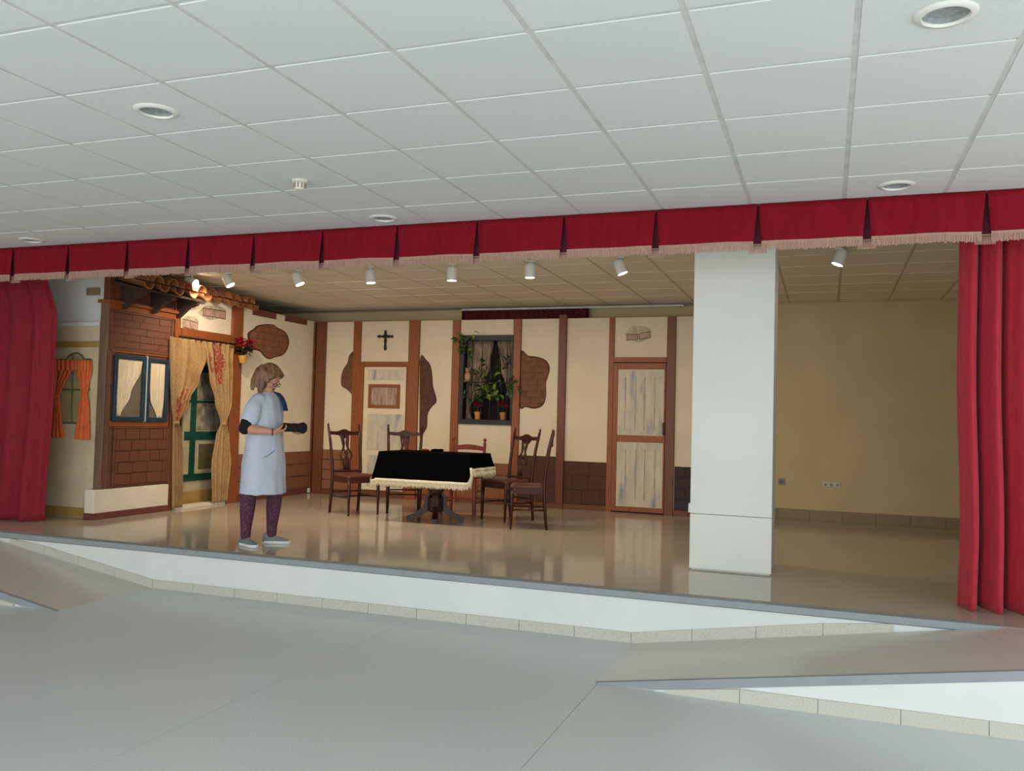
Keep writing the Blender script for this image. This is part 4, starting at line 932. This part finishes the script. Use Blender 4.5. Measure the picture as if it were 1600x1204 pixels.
# ================================================================== CHAIRS
def lathe_leg(mb, x, y, z0, z1, r0, r1): mb.tube([(x, y, z0), (x, y, z1)], [r0, r1], 8)
def ribbon(mb, pts, w_, t=.016):
    """flat bar in the local y-z plane: pts (y,z)"""
    for a, b in zip(pts[:-1], pts[1:]):
        d = Vector((0, b[0] - a[0], b[1] - a[1])); 
        mb.tube([(0, a[0], a[1]), (0, b[0], b[1])], [(t / 2, w_ / 2)] * 2 if False else w_ / 2, 6)
def splat_chair(label, loc, rz, group):
    """forward = +x; dark splat-back dining chair"""
    t = thing('dining_chair', label, 'chair', loc, rz, group=group, local=True)
    hb, hf = .19, .225; xb, xf = -.20, .22; SH = .45
    # legs
    for s in (-1, 1):
        MB().tube([(xf - .02, s * (hf - .03), SH - .06), (xf - .015, s * (hf - .03), .25), (xf - .01, s * (hf - .03), 0)], [(.022, .022), (.018, .018), (.011, .011)], 8).build('leg', 'mahog', t, smooth=True)
        pts = [(xb - .04, s * hb, 0), (xb - .015, s * hb, .22), (xb, s * hb, SH - .02), (xb - .015, s * hb * 1.02, .6), (xb - .05, s * hb * 1.06, .8), (xb - .10, s * hb * 1.10, .985)]
        lg = MB().tube(pts, [.016, .019, .021, .019, .017, .015], 8).build('leg', 'mahog', t, smooth=True)
        f = Vector((xb - .103, s * hb * 1.105, .99))
        MB().lathe([(.012, -.01), (.007, 0), (.014, .012), (.014, .022), (.006, .034), (.002, .045)], f, 10).build('finial', 'mahog', lg, smooth=True)
    # seat
    def seat(mb, z0, z1, g, rr=.03):
        o_ = [(xb - .005, -hb - g), (xf - rr, -hf - g), (xf + g, -hf + rr), (xf + g + .012, 0), (xf + g, hf - rr), (xf - rr, hf + g), (xb - .005, hb + g)]
        mb.prism([(x, y, z0) for x, y in o_], (0, 0, 1), z1 - z0)
    mb = MB(); seat(mb, SH - .085, SH - .015, 0); mb.build('seat_rail', 'leather', t)
    def top(u, v):
        x = xb + (xf + .01 - xb) * u; h = hb + (hf - hb) * u + .004; y = -h + 2 * h * v; e = min(u, 1 - u, v, 1 - v); return (x, y, SH - .02 + .028 * min(1, e * 6) ** .5)
    MB().grid(top, 14, 14).build('seat', 'leathtop', t, smooth=True, solid=.004)
    # crest rail: serpentine
    def xback(z): return xb - .10 * max(0, (z - SH)) / .535 * (.6 + .4 * max(0, (z - SH)) / .535)
    W_ = hb * 1.07; n = 20; cr = MB(); vs = []
    for i in range(n + 1):
        y = -W_ + 2 * W_ * i / n; u = abs(y) / W_
        zt = .925 + .035 * math.exp(-(u / .3) ** 2) + .012 * u; zb_ = .885 + .012 * u - .012 * math.exp(-(u / .25) ** 2) - (.025 if u < .3 else 0)
        vs.append((y, zt, zb_))
    for (a, b) in zip(vs[:-1], vs[1:]):
        xa_ = xback(.93) - .008 * (1 - (a[0] / W_) ** 2); xb_ = xback(.93) - .008 * (1 - (b[0] / W_) ** 2)
        cr.hexa([(xa_ - .011, a[0], a[2]), (xb_ - .011, b[0], b[2]), (xb_ + .011, b[0], b[2]), (xa_ + .011, a[0], a[2])], [(xa_ - .011, a[0], a[1]), (xb_ - .011, b[0], b[1]), (xb_ + .011, b[0], b[1]), (xa_ + .011, a[0], a[1])])
    cr.build('crest_rail', 'mahog', t)
    # pierced splat
    sp = MB()
    def rib(pts, w_=.009):
        P = [(xback(z), y, z) for y, z in pts]; sp.tube(P, [(w_ * .9, w_ * 1.45)] * len(P), 6)
    for s in (-1, 1):
        rib([(s * .050, .89), (s * .046, .85), (s * .036, .80), (s * .030, .76), (s * .040, .725), (s * .062, .70), (s * .078, .665), (s * .070, .625), (s * .045, .605), (s * .018, .618), (s * .006, .65), (s * .004, .68)], .0085)
        rib([(s * .022, .89), (s * .020, .84), (s * .012, .80), (s * .020, .76), (s * .028, .735), (s * .008, .70), (s * .030, .675)], .007)
        rib([(s * .045, .61), (s * .050, .57), (s * .042, .52), (s * .048, .48), (s * .062, .465)], .009)
        rib([(s * .018, .61), (s * .022, .55), (s * .018, .48)], .010)
    rib([(0, .62), (0, .57), (0, .47)], .009)
    sp.build('splat', 'mahog', t, smooth=True)
    MB().tube([(xb - .0, -hb, .475), (xb - .0, hb, .475)], (.014), 8).build('back_rail', 'mahog', t)
    for s in (-1, 1): MB().tube([(xb - .018, s * hb, .20), (xf - .02, s * (hf - .03), .20)], .009, 8).build('stretcher', 'mahog', t, smooth=True)
    MB().tube([(-.02, -(hb + hf) / 2 + .015, .20), (-.02, (hb + hf) / 2 - .015, .20)], .009, 8).build('stretcher', 'mahog', t, smooth=True)
    MB().tube([(xb - .014, -hb, .24), (xb - .014, hb, .24)], .009, 8).build('stretcher', 'mahog', t, smooth=True)
    return t
GC = 'dark splat-back dining chairs around the table'
ch = splat_chair('dark splat-back dining chair at the left end of the table, facing right', (-5.48, 9.43, S), math.radians(-29), GC)
ch.scale = (1.04, 1.05, 1.078)
dup(ch, (-5.08, 9.97, S), math.radians(-62), 'dark splat-back dining chair behind the left part of the black-clothed table', GC)
dup(ch, (-3.62, 9.84, S), math.radians(243), 'dark splat-back dining chair farther back at the right end of the table', GC)
c5 = dup(ch, (-3.165, 9.29, S), math.radians(199), 'dark splat-back dining chair seen side-on, nearest the audience at the right', GC)
c5.scale = (.88, 1.05, 1.078)
# ladder-back
t = thing('ladder_back_chair', 'reddish wooden ladder-back chair standing behind the table', 'chair', (-4.36, 10.20, S), math.radians(-86), local=True); t.scale = (1, 1, 1.05)
for s in (-1, 1):
    MB().tube([(.18, s * .22, 0), (.18, s * .22, .47)], .022, 10).build('leg', 'redwood', t, smooth='auto')
    lg = MB().tube([(-.17, s * .215, 0), (-.17, s * .215, .45), (-.20, s * .218, .86)], [.022, .022, .019], 10).build('leg', 'redwood', t, smooth='auto')
    MB().lathe([(.014, 0), (.010, .012), (.022, .026), (.024, .038), (.016, .052), (.004, .060)], (-.20, s * .218, .855), 12).build('finial', 'redwood', lg, smooth=True)
    for z in (.14, .28): MB().tube([(-.17, s * .217, z), (.18, s * .22, z)], .010, 8).build('stretcher', 'redwood', t)
for z in (.20, .34): MB().tube([(.18, -.22, z), (.18, .22, z)], .010, 8).build('stretcher', 'redwood', t)
for z, xx in ((.78, -.195), (.66, -.187), (.54, -.178)):
    mb = MB(); n = 12
    for i in range(n):
        y0 = -.215 + .43 * i / n; y1 = y0 + .43 / n; f0 = .028 * math.sin(PI * i / n); f1 = .028 * math.sin(PI * (i + 1) / n)
        mb.hexa([(xx - .008, y0, z - .025 + f0 * .5), (xx - .008, y1, z - .025 + f1 * .5), (xx + .008, y1, z - .025 + f1 * .5), (xx + .008, y0, z - .025 + f0 * .5)], [(xx - .008, y0, z + .025 + f0), (xx - .008, y1, z + .025 + f1), (xx + .008, y1, z + .025 + f1), (xx + .008, y0, z + .025 + f0)])
    mb.build('slat', 'redwood', t)
MB().bbox(-.19, .20, -.235, .235, .43, .46, .012).build('seat', 'straw', t)

# ================================================================== TABLE
TX, TY, TZ = -4.325, 9.27, S + .80
t = thing('pedestal_table', 'dark wooden pedestal table with four splayed feet under the black cloth', 'table', (TX, TY, S))
HXT, HYT = .565, .31
MB().bbox(TX - HXT, TX + HXT, TY - HYT, TY + HYT, TZ - .028, TZ, .006).build('tabletop', 'mahog', t)
MB().bbox(TX - .35, TX + .35, TY - .2, TY + .2, TZ - .09, TZ - .028, .006).build('apron', 'mahog', t)
px_, py_ = -4.33, 9.33
MB().lathe([(.10, .72), (.10, .66), (.06, .62), (.055, .50), (.085, .44), (.095, .36), (.07, .30), (.10, .27), (.10, .12), (.06, .10)], (px_, py_, S), 12).build('pedestal', 'mahog', t, smooth='auto')
ang0 = math.atan2(-.34, .15)
for k in range(4):
    a = ang0 + PI / 2 * k; d = Vector((math.cos(a), math.sin(a), 0)); o = Vector((px_, py_, S))
    prof = [(.07, .34), (.11, .30), (.14, .18), (.20, .11), (.28, .065), (.335, .05), (.335, 0), (.28, 0), (.25, .02), (.17, .055), (.10, .10), (.07, .12)]
    n_ = Vector((-d.y, d.x, 0)); MB().prism([o + d * r - n_ * .03 + Vector((0, 0, z)) for r, z in prof], n_, .06).build('leg', 'mahog', t)
    for s_ in (-1, 1): 
        pass
# cloth
cl_ = thing('tablecloth', 'black tablecloth with white fringe draped over the pedestal table', 'tablecloth', (TX, TY, TZ))
g = .006; x0, x1, y0, y1 = TX - HXT - g, TX + HXT + g, TY - HYT - g, TY + HYT + g
# perimeter drop lengths: front long, right short, back short, left long
per = []
def addseg(p, q, n, nrm, l0, l1, fl0=.05, fl1=.05):
    for i in range(n):
        u = i / n; per.append((Vector(p).lerp(Vector(q), u), Vector(nrm), l0 + (l1 - l0) * u, fl0 + (fl1 - fl0) * u))
def corner(c, n0, n1, l0, l1, n=5, fl=.05, tail=0):
    for i in range(n):
        u = i / n; v = (Vector(n0).lerp(Vector(n1), u)).normalized(); per.append((Vector(c), v, l0 + (l1 - l0) * u + tail * math.sin(PI * u), fl))
addseg((x0, y0, 0), (x1, y0, 0), 40, (0, -1, 0), .318, .318)
corner((x1, y0, 0), (0, -1, 0), (1, 0, 0), .318, .17, 6, .03, .02)
addseg((x1, y0, 0), (x1, y1, 0), 26, (1, 0, 0), .165, .165, .03, .05)
corner((x1, y1, 0), (1, 0, 0), (0, 1, 0), .165, .22, 5, .05)
addseg((x1, y1, 0), (x0, y1, 0), 30, (0, 1, 0), .22, .24)
corner((x0, y1, 0), (0, 1, 0), (-1, 0, 0), .24, .29, 5, .05)
addseg((x0, y1, 0), (x0, y0, 0), 26, (-1, 0, 0), .29, .29, .06, .06)
corner((x0, y0, 0), (-1, 0, 0), (0, -1, 0), .29, .318, 5, .07, .03)
N_ = len(per); rings = []
def cpt(i, v, extra=0):
    p, n_, L, fl = per[i % N_]; d = L * v + extra
    wav = .010 * math.sin(i * .55) * v + .005 * math.sin(i * 1.3 + 1) * v
    return Vector((p.x, p.y, TZ + .004)) + n_ * (.004 + (fl + wav) * (v ** 1.1)) - Vector((0, 0, d))
NV = 8; vs = []
for j in range(NV + 1): vs += [cpt(i, j / NV) for i in range(N_)]
fs = [(j * N_ + i, j * N_ + (i + 1) % N_, (j + 1) * N_ + (i + 1) % N_, (j + 1) * N_ + i) for j in range(NV) for i in range(N_)]
fs.append(list(range(N_)))
MB().add(vs, fs).build('cloth', 'blackcloth', cl_, solid=.003)
# lace trim + fringe
tr = MB(); vs = []
for j in range(3): vs += [cpt(i, 1, -.012 + .024 * j) + per[i][1] * .005 for i in range(N_)]
tr.add(vs, [(j * N_ + i, j * N_ + (i + 1) % N_, (j + 1) * N_ + (i + 1) % N_, (j + 1) * N_ + i) for j in range(2) for i in range(N_)])
tr = tr.build('lace_trim', 'lacew', cl_, smooth=True, solid=.004)
fr = MB(); r = random.Random(5)
for i in range(N_):
    a, b = cpt(i, 1, .03), cpt(i + 1, 1, .03); n_ = per[i][1]
    if (a - b).length > .2: continue
    for k in range(5):
        p = a.lerp(b, (k + r.random() * .5) / 5) + n_ * .005; L = .042 + r.uniform(-.008, .012)
        fr.tube([p, p + n_ * r.uniform(-.004, .006) - Vector((0, 0, L * .5)), p + n_ * r.uniform(-.006, .008) - Vector((r.uniform(-.004, .004), 0, L))], [.0045, .0042, .002], 4)
fr = fr.build('fringe', 'lacew', cl_); fr['kind'] = 'stuff'
# loose lace corner hanging at the right front
fr = MB(); c0 = cpt(43, 1, 0)
fr.tube([c0 + Vector((.01, 0, .12)), c0 + Vector((.03, -.01, .04)), c0 + Vector((.015, -.01, -.05)), c0 + Vector((.02, -.01, -.11))], [(.012, .02), (.016, .03), (.014, .022), (.006, .02)], 8).build('fringe_tail', 'lacew', cl_, smooth=True)
# odds on the table
q = Pz(690, 702.5, TZ + .02); q = Vector((-4.52, 9.40, TZ + .007))
tag(MB().ell(q + Vector((0, 0, .014)), (.06, .035, .014), n=12, k=8).build('brown_pouch', 'redwood', smooth=True), 'small reddish-brown object lying on the black tablecloth', 'pouch')
q = Vector((-4.38, 9.42, TZ + .007))
tag(MB().ell(q + Vector((0, 0, .016)), (.08, .04, .016), n=12, k=8).ell(q + Vector((.05, .02, .018)), (.04, .03, .016), n=12, k=8).build('black_bundle', 'blackcloth', smooth=True), 'small black bundle beside the reddish object on the tablecloth', 'bundle')

# ================================================================== WOMAN
PR = Pz(413, 851, S); ang = math.atan2(.585, .81)
wm_ = thing('person', 'woman in pale blue smock and purple leggings looking down at her hands', 'person', (PR.x, PR.y, S), ang, local=True)
def blobmesh(mb, name, m, parent, vox=.008, smooth_it=4, wr=0):
    me = bpy.data.meshes.new(name + '_src'); me.from_pydata(mb.v, [], mb.f)
    bm = bmesh.new(); bm.from_mesh(me); bmesh.ops.recalc_face_normals(bm, faces=bm.faces); bm.to_mesh(me); bm.free()
    o = bpy.data.objects.new(name + '_src', me); C.objects.link(o)
    md = o.modifiers.new('r', 'REMESH'); md.mode = 'VOXEL'; md.voxel_size = vox; md.use_smooth_shade = True
    if smooth_it: sm = o.modifiers.new('s', 'SMOOTH'); sm.iterations = smooth_it; sm.factor = .5
    bpy.context.view_layer.update(); dg = bpy.context.evaluated_depsgraph_get()
    nm = bpy.data.meshes.new_from_object(o.evaluated_get(dg)); bpy.data.objects.remove(o); bpy.data.meshes.remove(me)
    if wr:
        nrm = [v.normal.copy() for v in nm.vertices]
        for v, vn in zip(nm.vertices, nrm):
            c = v.co.copy(); v.co = c + vn * (wr * (mnoise.noise(Vector((c.x * 9 + c.z * 2, c.y * 9, c.z * 3.2))) + .5 * mnoise.noise(Vector((c.x * 16, c.y * 16 + 5, c.z * 7 + c.x * 8)))))
    nm.name = name; nm.materials.clear()
    for mm in (m if isinstance(m, list) else [m]): nm.materials.append(M[mm])
    nm.polygons.foreach_set('use_smooth', [True] * len(nm.polygons))
    r = bpy.data.objects.new(name, nm); C.objects.link(r); r.parent = parent; ORG[r] = Vector(); return r
def limb(mb, pts, rad, n=14):
    mb.tube(pts, rad, n)
    for p, r in ((pts[0], rad[0]), (pts[-1], rad[-1])):
        r_ = r if not hasattr(r, '__len__') else min(r); mb.ell(p, (r_, r_, r_), n=12, k=8)
# facing direction in the local frame (x = to the right of the photo, y = away from the camera)
fx = Vector((.86, -.51, 0)).normalized(); sx_v = Vector((fx.y, -fx.x, 0)) * -1   # side vector pointing to her left
LFT = Vector((-fx.y, fx.x, 0))
HD = Vector((-.008, -.01, 1.545))
hf_ = (fx * .80 + Vector((0, 0, -.60))).normalized()       # face looks down
hup = (Vector((0, 0, 1)) - hf_ * hf_.z).normalized(); hl = hup.cross(hf_)
HR = Matrix((hf_, hl, hup)).transposed()
def H(f, l, u): return HD + HR @ Vector((f, l, u))
body = MB()
body.ell(HD, (.094, .074, .108), HR, 24, 16)                           # skull
body.ell(H(.035, 0, -.055), (.058, .054, .062), HR, 18, 12)            # jaw
body.ell(H(.072, 0, -.098), (.022, .024, .018), HR)                    # chin
body.ell(H(.098, 0, -.028), (.020, .013, .022), HR)                    # nose
body.tube([H(.086, 0, .014), H(.100, 0, -.022)], [.009, .013], 10)
body.ell(H(.086, 0, -.066), (.012, .024, .010), HR)                    # mouth
body.ell(H(.078, .030, -.03), (.018, .020, .022), HR); body.ell(H(.078, -.030, -.03), (.018, .020, .022), HR)   # cheeks
body.ell(H(.084, 0, .022), (.012, .045, .010), HR)
for s in (-1, 1): body.ell(H(-.005, s * .076, -.01), (.018, .008, .030), HR)
NB = Vector((-.03, .02, 1.36))
limb(body, [H(-.02, 0, -.06), Vector((-.02, 0, 1.42)), NB], [.055, .054, .060])
SR = Vector((-.035, .0, 1.315)) - LFT * .150; SL = Vector((-.02, 0, 1.315)) + LFT * .15
# torso inside the smock
def loft(mb, secs, n=28):
    vs = []
    for (c, a, b) in secs:
        for j in range(n):
            th = 2 * PI * j / n; vs.append(Vector(c) + LFT * a * math.cos(th) + fx * b * math.sin(th))
    k = len(secs); fs = [(i * n + j, i * n + (j + 1) % n, (i + 1) * n + (j + 1) % n, (i + 1) * n + j) for i in range(k - 1) for j in range(n)]
    fs += [list(range(n)), list(range((k - 1) * n, k * n))]
    return mb.add(vs, fs)
loft(body, [((-.02, 0, 1.37), .06, .05), ((-.02, 0, 1.31), .12, .07), ((-.01, 0, 1.2), .150, .11), ((0, 0, 1.05), .155, .125), ((0, 0, .92), .165, .13), ((0, 0, .80), .15, .12)])
ER = Vector((-.205, -.20, 1.075)); WR = Vector((.045, -.235, 1.045))
limb(body, [SR, SR.lerp(ER, .5) + Vector((-.008, 0, 0)), ER], [.040, .047, .043]); limb(body, [ER, ER.lerp(WR, .35) + Vector((0, 0, -.004)), WR], [.043, .046, .027])
EL = Vector((.06, .225, 1.08)); WL_ = Vector((.20, .01, 1.085))
limb(body, [SL, EL], [.040, .042]); limb(body, [EL, EL.lerp(WL_, .35), WL_], [.042, .042, .026])
# hands: palm + four fingers + thumb, curled on the roll
def hand(mb, wrist, d, palm_n, L=.175, thumb_side=1, curl=.9):
    d = Vector(d).normalized(); pn = Vector(palm_n); pn = (pn - d * pn.dot(d)).normalized(); sd = d.cross(pn).normalized()
    rot = Matrix((d, sd, pn)).transposed()
    mb.ell(wrist + d * .045, (.052, .040, .017), rot, 16, 10); limb(mb, [wrist, wrist + d * .03], [.024, .022], 10)
    for k, (off, ln) in enumerate(((-.028, .062), (-.010, .072), (.010, .068), (.028, .052))):
        p = wrist + d * .078 + sd * off * thumb_side * -1; pts = [p - d * .02, p]; a = 0
        for seg in (.42, .33, .25):
            a += curl * (.55 if seg == .42 else .7); p = p + (d * math.cos(a) + pn * math.sin(a)) * ln * seg; pts.append(p)
        limb(mb, pts, [.0095, .0095, .009, .0085, .0075], 8)
    b = wrist + d * .022 + sd * .028 * thumb_side; p1 = b + (d * .6 + sd * .75 * thumb_side + pn * .3).normalized() * .032; p2 = p1 + (d * .8 + pn * .6 + sd * .15 * thumb_side).normalized() * .028; p3 = p2 + (d * .6 + pn * .8).normalized() * .022
    limb(mb, [b, p1, p2, p3], [.014, .011, .010, .008], 8)
RC0, RC1 = Vector((.115, -.185, 1.09)), Vector((.33, -.11, 1.085))
hand(body, WR, (.92, .22, .12), (.0, .35, .95), thumb_side=1, curl=.8)
hand(body, WL_ + Vector((.02, -.02, -.02)), (.80, -.55, -.42), (.15, -.55, .85), thumb_side=-1, curl=.9)
bd = blobmesh(body, 'body', 'skin', wm_, .0055, 3)
# legs (leggings) and ankles
hipR = Vector((-.09, -.05, .86)); hipL = Vector((.06, .09, .86))
FR_, FL_ = Vector((-.168, -.03, 0)), Vector((.062, .10, 0))
lg = MB()
for hip, ft, kn in ((hipR, FR_, Vector((-.155, -.035, .47))), (hipL, FL_, Vector((.078, .10, .47)))):
    limb(lg, [hip, kn + Vector((0, 0, .0)), Vector(((ft + kn).x / 2 + .0, (ft + kn).y / 2 + .008, .32)), Vector((ft.x, ft.y, .16)), Vector((ft.x, ft.y, .09))], [.085, .074, .068, .050, .046])
blobmesh(lg, 'leggings', 'leggings', wm_, .010, 2)
# smock
sm = MB()
loft(sm, [((-.035, 0, 1.405), .075, .068), ((-.035, 0, 1.385), .11, .084), ((-.035, 0, 1.355), .160, .102), ((-.035, 0, 1.30), .188, .122), ((-.03, 0, 1.20), .190, .148), ((-.03, 0, 1.10), .184, .156), ((-.03, 0, 1.00), .19, .160), ((-.03, 0, .88), .205, .170), ((-.03, 0, .70), .225, .184), ((-.03, 0, .55), .242, .194), ((-.03, 0, .475), .247, .198)], 40)
slv0 = SR.lerp(ER, .62); slv1 = SL.lerp(EL, .62)
limb(sm, [SR + LFT * .03, SR.lerp(ER, .3), slv0], [.080, .082, .084], 16); limb(sm, [SL - LFT * .03, SL.lerp(EL, .3), slv1], [.078, .076, .076], 16)
smo = blobmesh(sm, 'smock', 'smock', wm_, .0085, 5, wr=.012)
jb = MB(); jd = (ER - slv0).normalized()
limb(jb, [slv0 - jd * .03, slv0 + jd * .035, ER + jd * .006], [.066, .063, .054], 16)
blobmesh(jb, 'undershirt_sleeve', 'blacktop', wm_, .008, 3)
# pockets and seams on the smock
def onsm(l, z, out=.004):
    """point on the front of the smock at lateral offset l, height z"""
    secs = [(1.20, .188, .145), (1.10, .182, .152), (1.0, .19, .158), (.88, .205, .168), (.70, .225, .182), (.55, .24, .192), (.475, .245, .196)]
    for (z1, a1, b1), (z0, a0, b0) in zip(secs[:-1], secs[1:]):
        if z1 >= z >= z0:
            u = (z1 - z) / (z1 - z0); a = a1 + (a0 - a1) * u; b = b1 + (b0 - b1) * u; break
    else: a, b = secs[-1][1:]
    l = max(-a * .98, min(a * .98, l)); return LFT * l + fx * (b * math.sqrt(1 - (l / a) ** 2) + out) + Vector((-.03, 0, z))
for l0, l1, z0, z1 in ((-.17, -.08, .815, .885), ):
    MB().tube([onsm(l0 + (l1 - l0) * i / 6, z0 + (z1 - z0) * (i / 6)) for i in range(7)], .003, 6).build('pocket_seam', 'smockline', smo)
MB().tube([onsm(.02, .93), onsm(.025, .86), onsm(.05, .80), onsm(.09, .775), onsm(.13, .77)], .003, 6).build('pocket_seam', 'smockline', smo)
MB().tube([onsm(.10, .49), onsm(.10, .56), onsm(.095, .62)], .0022, 6).build('hem_slit', 'smockline', smo)
# neckband
MB().tube([Vector((-.035, 0, 1.402)) + LFT * .072 * math.cos(a) + fx * .066 * math.sin(a) for a in [2 * PI * i / 24 for i in range(25)]], .006, 6).build('neckband', 'smock', smo, smooth=True)
# shoes
def shoe(c, d):
    d = Vector(d).normalized(); sd = Vector((-d.y, d.x, 0)); c = Vector(c)
    t = bpy.data.objects.new('shoe', None); 
    up = MB(); secs = []
    L0 = [(-.075, .030, .085), (-.065, .034, .098), (-.03, .036, .102), (.0, .037, .092), (.04, .041, .074), (.09, .045, .056), (.13, .042, .046), (.158, .030, .036), (.168, .012, .028)]
    n = 14; vs = []
    for (x, hw, h) in L0:
        for j in range(n):
            th = PI * j / (n - 1); vs.append(c + d * x + sd * hw * math.cos(th) + Vector((0, 0, .018 + (h - .018) * max(0, math.sin(th)) ** .8)))
    k = len(L0); fs = [(i * n + j, i * n + j + 1, (i + 1) * n + j + 1, (i + 1) * n + j) for i in range(k - 1) for j in range(n - 1)]
    fs += [(i * n + n - 1, i * n, (i + 1) * n, (i + 1) * n + n - 1) for i in range(k - 1)] + [list(range(n)), list(range((k - 1) * n, k * n))]
    u = up.add(vs, fs).build('shoe', 'shoe', wm_, smooth=True)
    out = [(-.088, .0), (-.080, .026), (-.05, .038), (.0, .039), (.05, .043), (.10, .047), (.14, .044), (.17, .028), (.181, 0)]
    poly = [c + d * x + sd * w_ for x, w_ in out] + [c + d * x - sd * w_ for x, w_ in out[-2:0:-1]]
    z0, z1 = .002, .026
    MB().prism([p + Vector((0, 0, z0)) for p in poly], (0, 0, 1), z1 - z0).build('sole', 'sole', u)
    for x in (.02, .04, .06, .08): MB().tube([c + d * x + sd * -.022 + Vector((0, 0, .073 - (x - .02) * .35)), c + d * x + Vector((0, 0, .085 - (x - .02) * .4)), c + d * x + sd * .022 + Vector((0, 0, .073 - (x - .02) * .35))], .0035, 6).build('lace', 'plasticd', u)
    return u
shoe(FR_ + Vector((.005, 0, 0)), (.52, -.85, 0)); shoe(FL_ + Vector((.0, 0, 0)), (.97, -.25, 0))
# hair: bob built from a cap and hanging locks
hr = MB()
hr.ell(H(-.022, 0, .026), (.104, .092, .106), HR, 24, 16); hr.ell(HD + Vector((-.055, .0, -.035)), (.062, .075, .085))
rnd = random.Random(3)
for i in range(30):
    a = -PI * .74 + 2 * PI * .74 * i / 29     # around the head, open at the face
    ca, sa = math.cos(a + PI), math.sin(a + PI)
    st = H(-.02 + .07 * ca, .075 * sa, .07)
    md_ = H(-.03 + .090 * ca, .088 * sa, .0) + Vector((-.012, 0, 0)) * (1 if ca < 0 else 0)
    ln = .165 if ca < .2 else .13
    flare = Vector((-.045, .01, 0)) if ca < -.2 else Vector((-.004, 0, 0))
    en = md_ + Vector((0, 0, -ln + rnd.uniform(-.012, .012))) + flare + (md_ - HD).normalized() * .012
    if ca > .35 and abs(sa) < .95: en = md_ + Vector((-.01, 0, -.035)); 
    hr.tube([st, st.lerp(md_, .5) + (st - HD).normalized() * .012, md_, md_.lerp(en, .6) + (md_ - HD).normalized() * .008, en], [.012, .020, .023, .019, .007], 8)
# fringe of hair over the forehead, swept
for s in (-1, 1):
    for k in range(5):
        hr.tube([H(.02, s * .01, .118), H(.066, s * (.018 + .014 * k), .098 - .006 * k), H(.078 - .010 * k, s * (.040 + .010 * k), .066 - .012 * k), H(.050 - .012 * k, s * (.072 + .004 * k), .018 - .012 * k)], [.014, .015, .014, .006], 8)
hair = blobmesh(hr, 'hair', 'hair', wm_, .0055, 1)
# face details
for s in (-1, 1):
    MB().ell(H(.082, s * .030, -.002), (.010, .012, .007), HR, 12, 8).build('eye', 'eye', wm_, smooth=True)
    MB().ell(H(.0905, s * .030, -.005), (.003, .005, .005), HR, 10, 6).build('iris', 'iris', wm_, smooth=True)
MB().ell(H(.096, 0, -.064), (.006, .020, .004), HR, 12, 8).ell(H(.094, 0, -.072), (.006, .017, .005), HR, 12, 8).build('lips', 'lip', wm_, smooth=True)
gs = MB()
for s in (-1, 1):
    gs.tube([H(.108, s * .034 + .025 * math.cos(a), -.010 + .017 * math.sin(a)) for a in [2 * PI * i / 16 for i in range(17)]], .0028, 6)
    gs.tube([H(.108, s * .058, -.005), H(.06, s * .080, .002), H(.0, s * .086, .004)], .0028, 6)
gs.tube([H(.110, -.010, -.006), H(.113, 0, -.004), H(.110, .010, -.006)], .0028, 6)
gsp = gs.build('glasses', 'glasses', wm_, smooth=True)
# bracelet
MB().tube([WR + Vector((-.012, 0, 0)) + Vector((0, .031 * math.cos(a), .031 * math.sin(a))) for a in [2 * PI * i / 16 for i in range(17)]], .006, 6).build('bracelet', 'glasses', wm_, smooth=True)
# navy cloth over the far shoulder (a thing of its own), held roll (a thing of its own)
Rw = Matrix.Rotation(ang, 3, 'Z'); O_ = Vector((PR.x, PR.y, S))
def WW(v): return O_ + Rw @ Vector(v)
def smf(l, f_, z): return LFT * l + fx * f_ + Vector((-.035, 0, z))
nb = MB()
path = [(.0, .0, 0)]
q = [smf(.075, .02, 1.412), smf(.080, .07, 1.40), smf(.085, .105, 1.365), smf(.088, .132, 1.31), smf(.09, .150, 1.24)]
wd = [.03, .032, .034, .036, .038]
vs = []; fs = []
for (p, w_) in zip(q, wd):
    for u in (-1, -.4, .3, 1): vs.append(WW(p + LFT * w_ * u + fx * (.008 * (1 - abs(u)) + .008)))
for i in range(4):
    for j in range(3): fs.append((i * 4 + j, i * 4 + j + 1, (i + 1) * 4 + j + 1, (i + 1) * 4 + j))
tag(nb.add(vs, fs).build('shoulder_cloth', 'navy', smooth=True, solid=.010), 'folded navy cloth draped over the woman\'s shoulder', 'cloth')
rl = thing('dark_roll', 'dark rolled cloth bag held horizontally in the woman\'s hands', 'bag', WW(RC0.lerp(RC1, .5)))
a, b = WW(RC0), WW(RC1); rn = random.Random(8); n = 14
MB().tube([a.lerp(b, i / n) for i in range(n + 1)], [.030] + [.040 + rn.uniform(-.002, .002) + (.010 if i > 10 else 0) for i in range(1, n)] + [.040], 18).build('roll', 'darkroll', rl, smooth=True)
MB().tube([a.lerp(b, .9) + Vector((0, 0, .052 * math.sin(t_))) + Rw @ Vector((0, .052 * math.cos(t_), 0)) for t_ in [2 * PI * i / 20 for i in range(21)]], .006, 6).build('band', 'blacktop', rl, smooth=True)
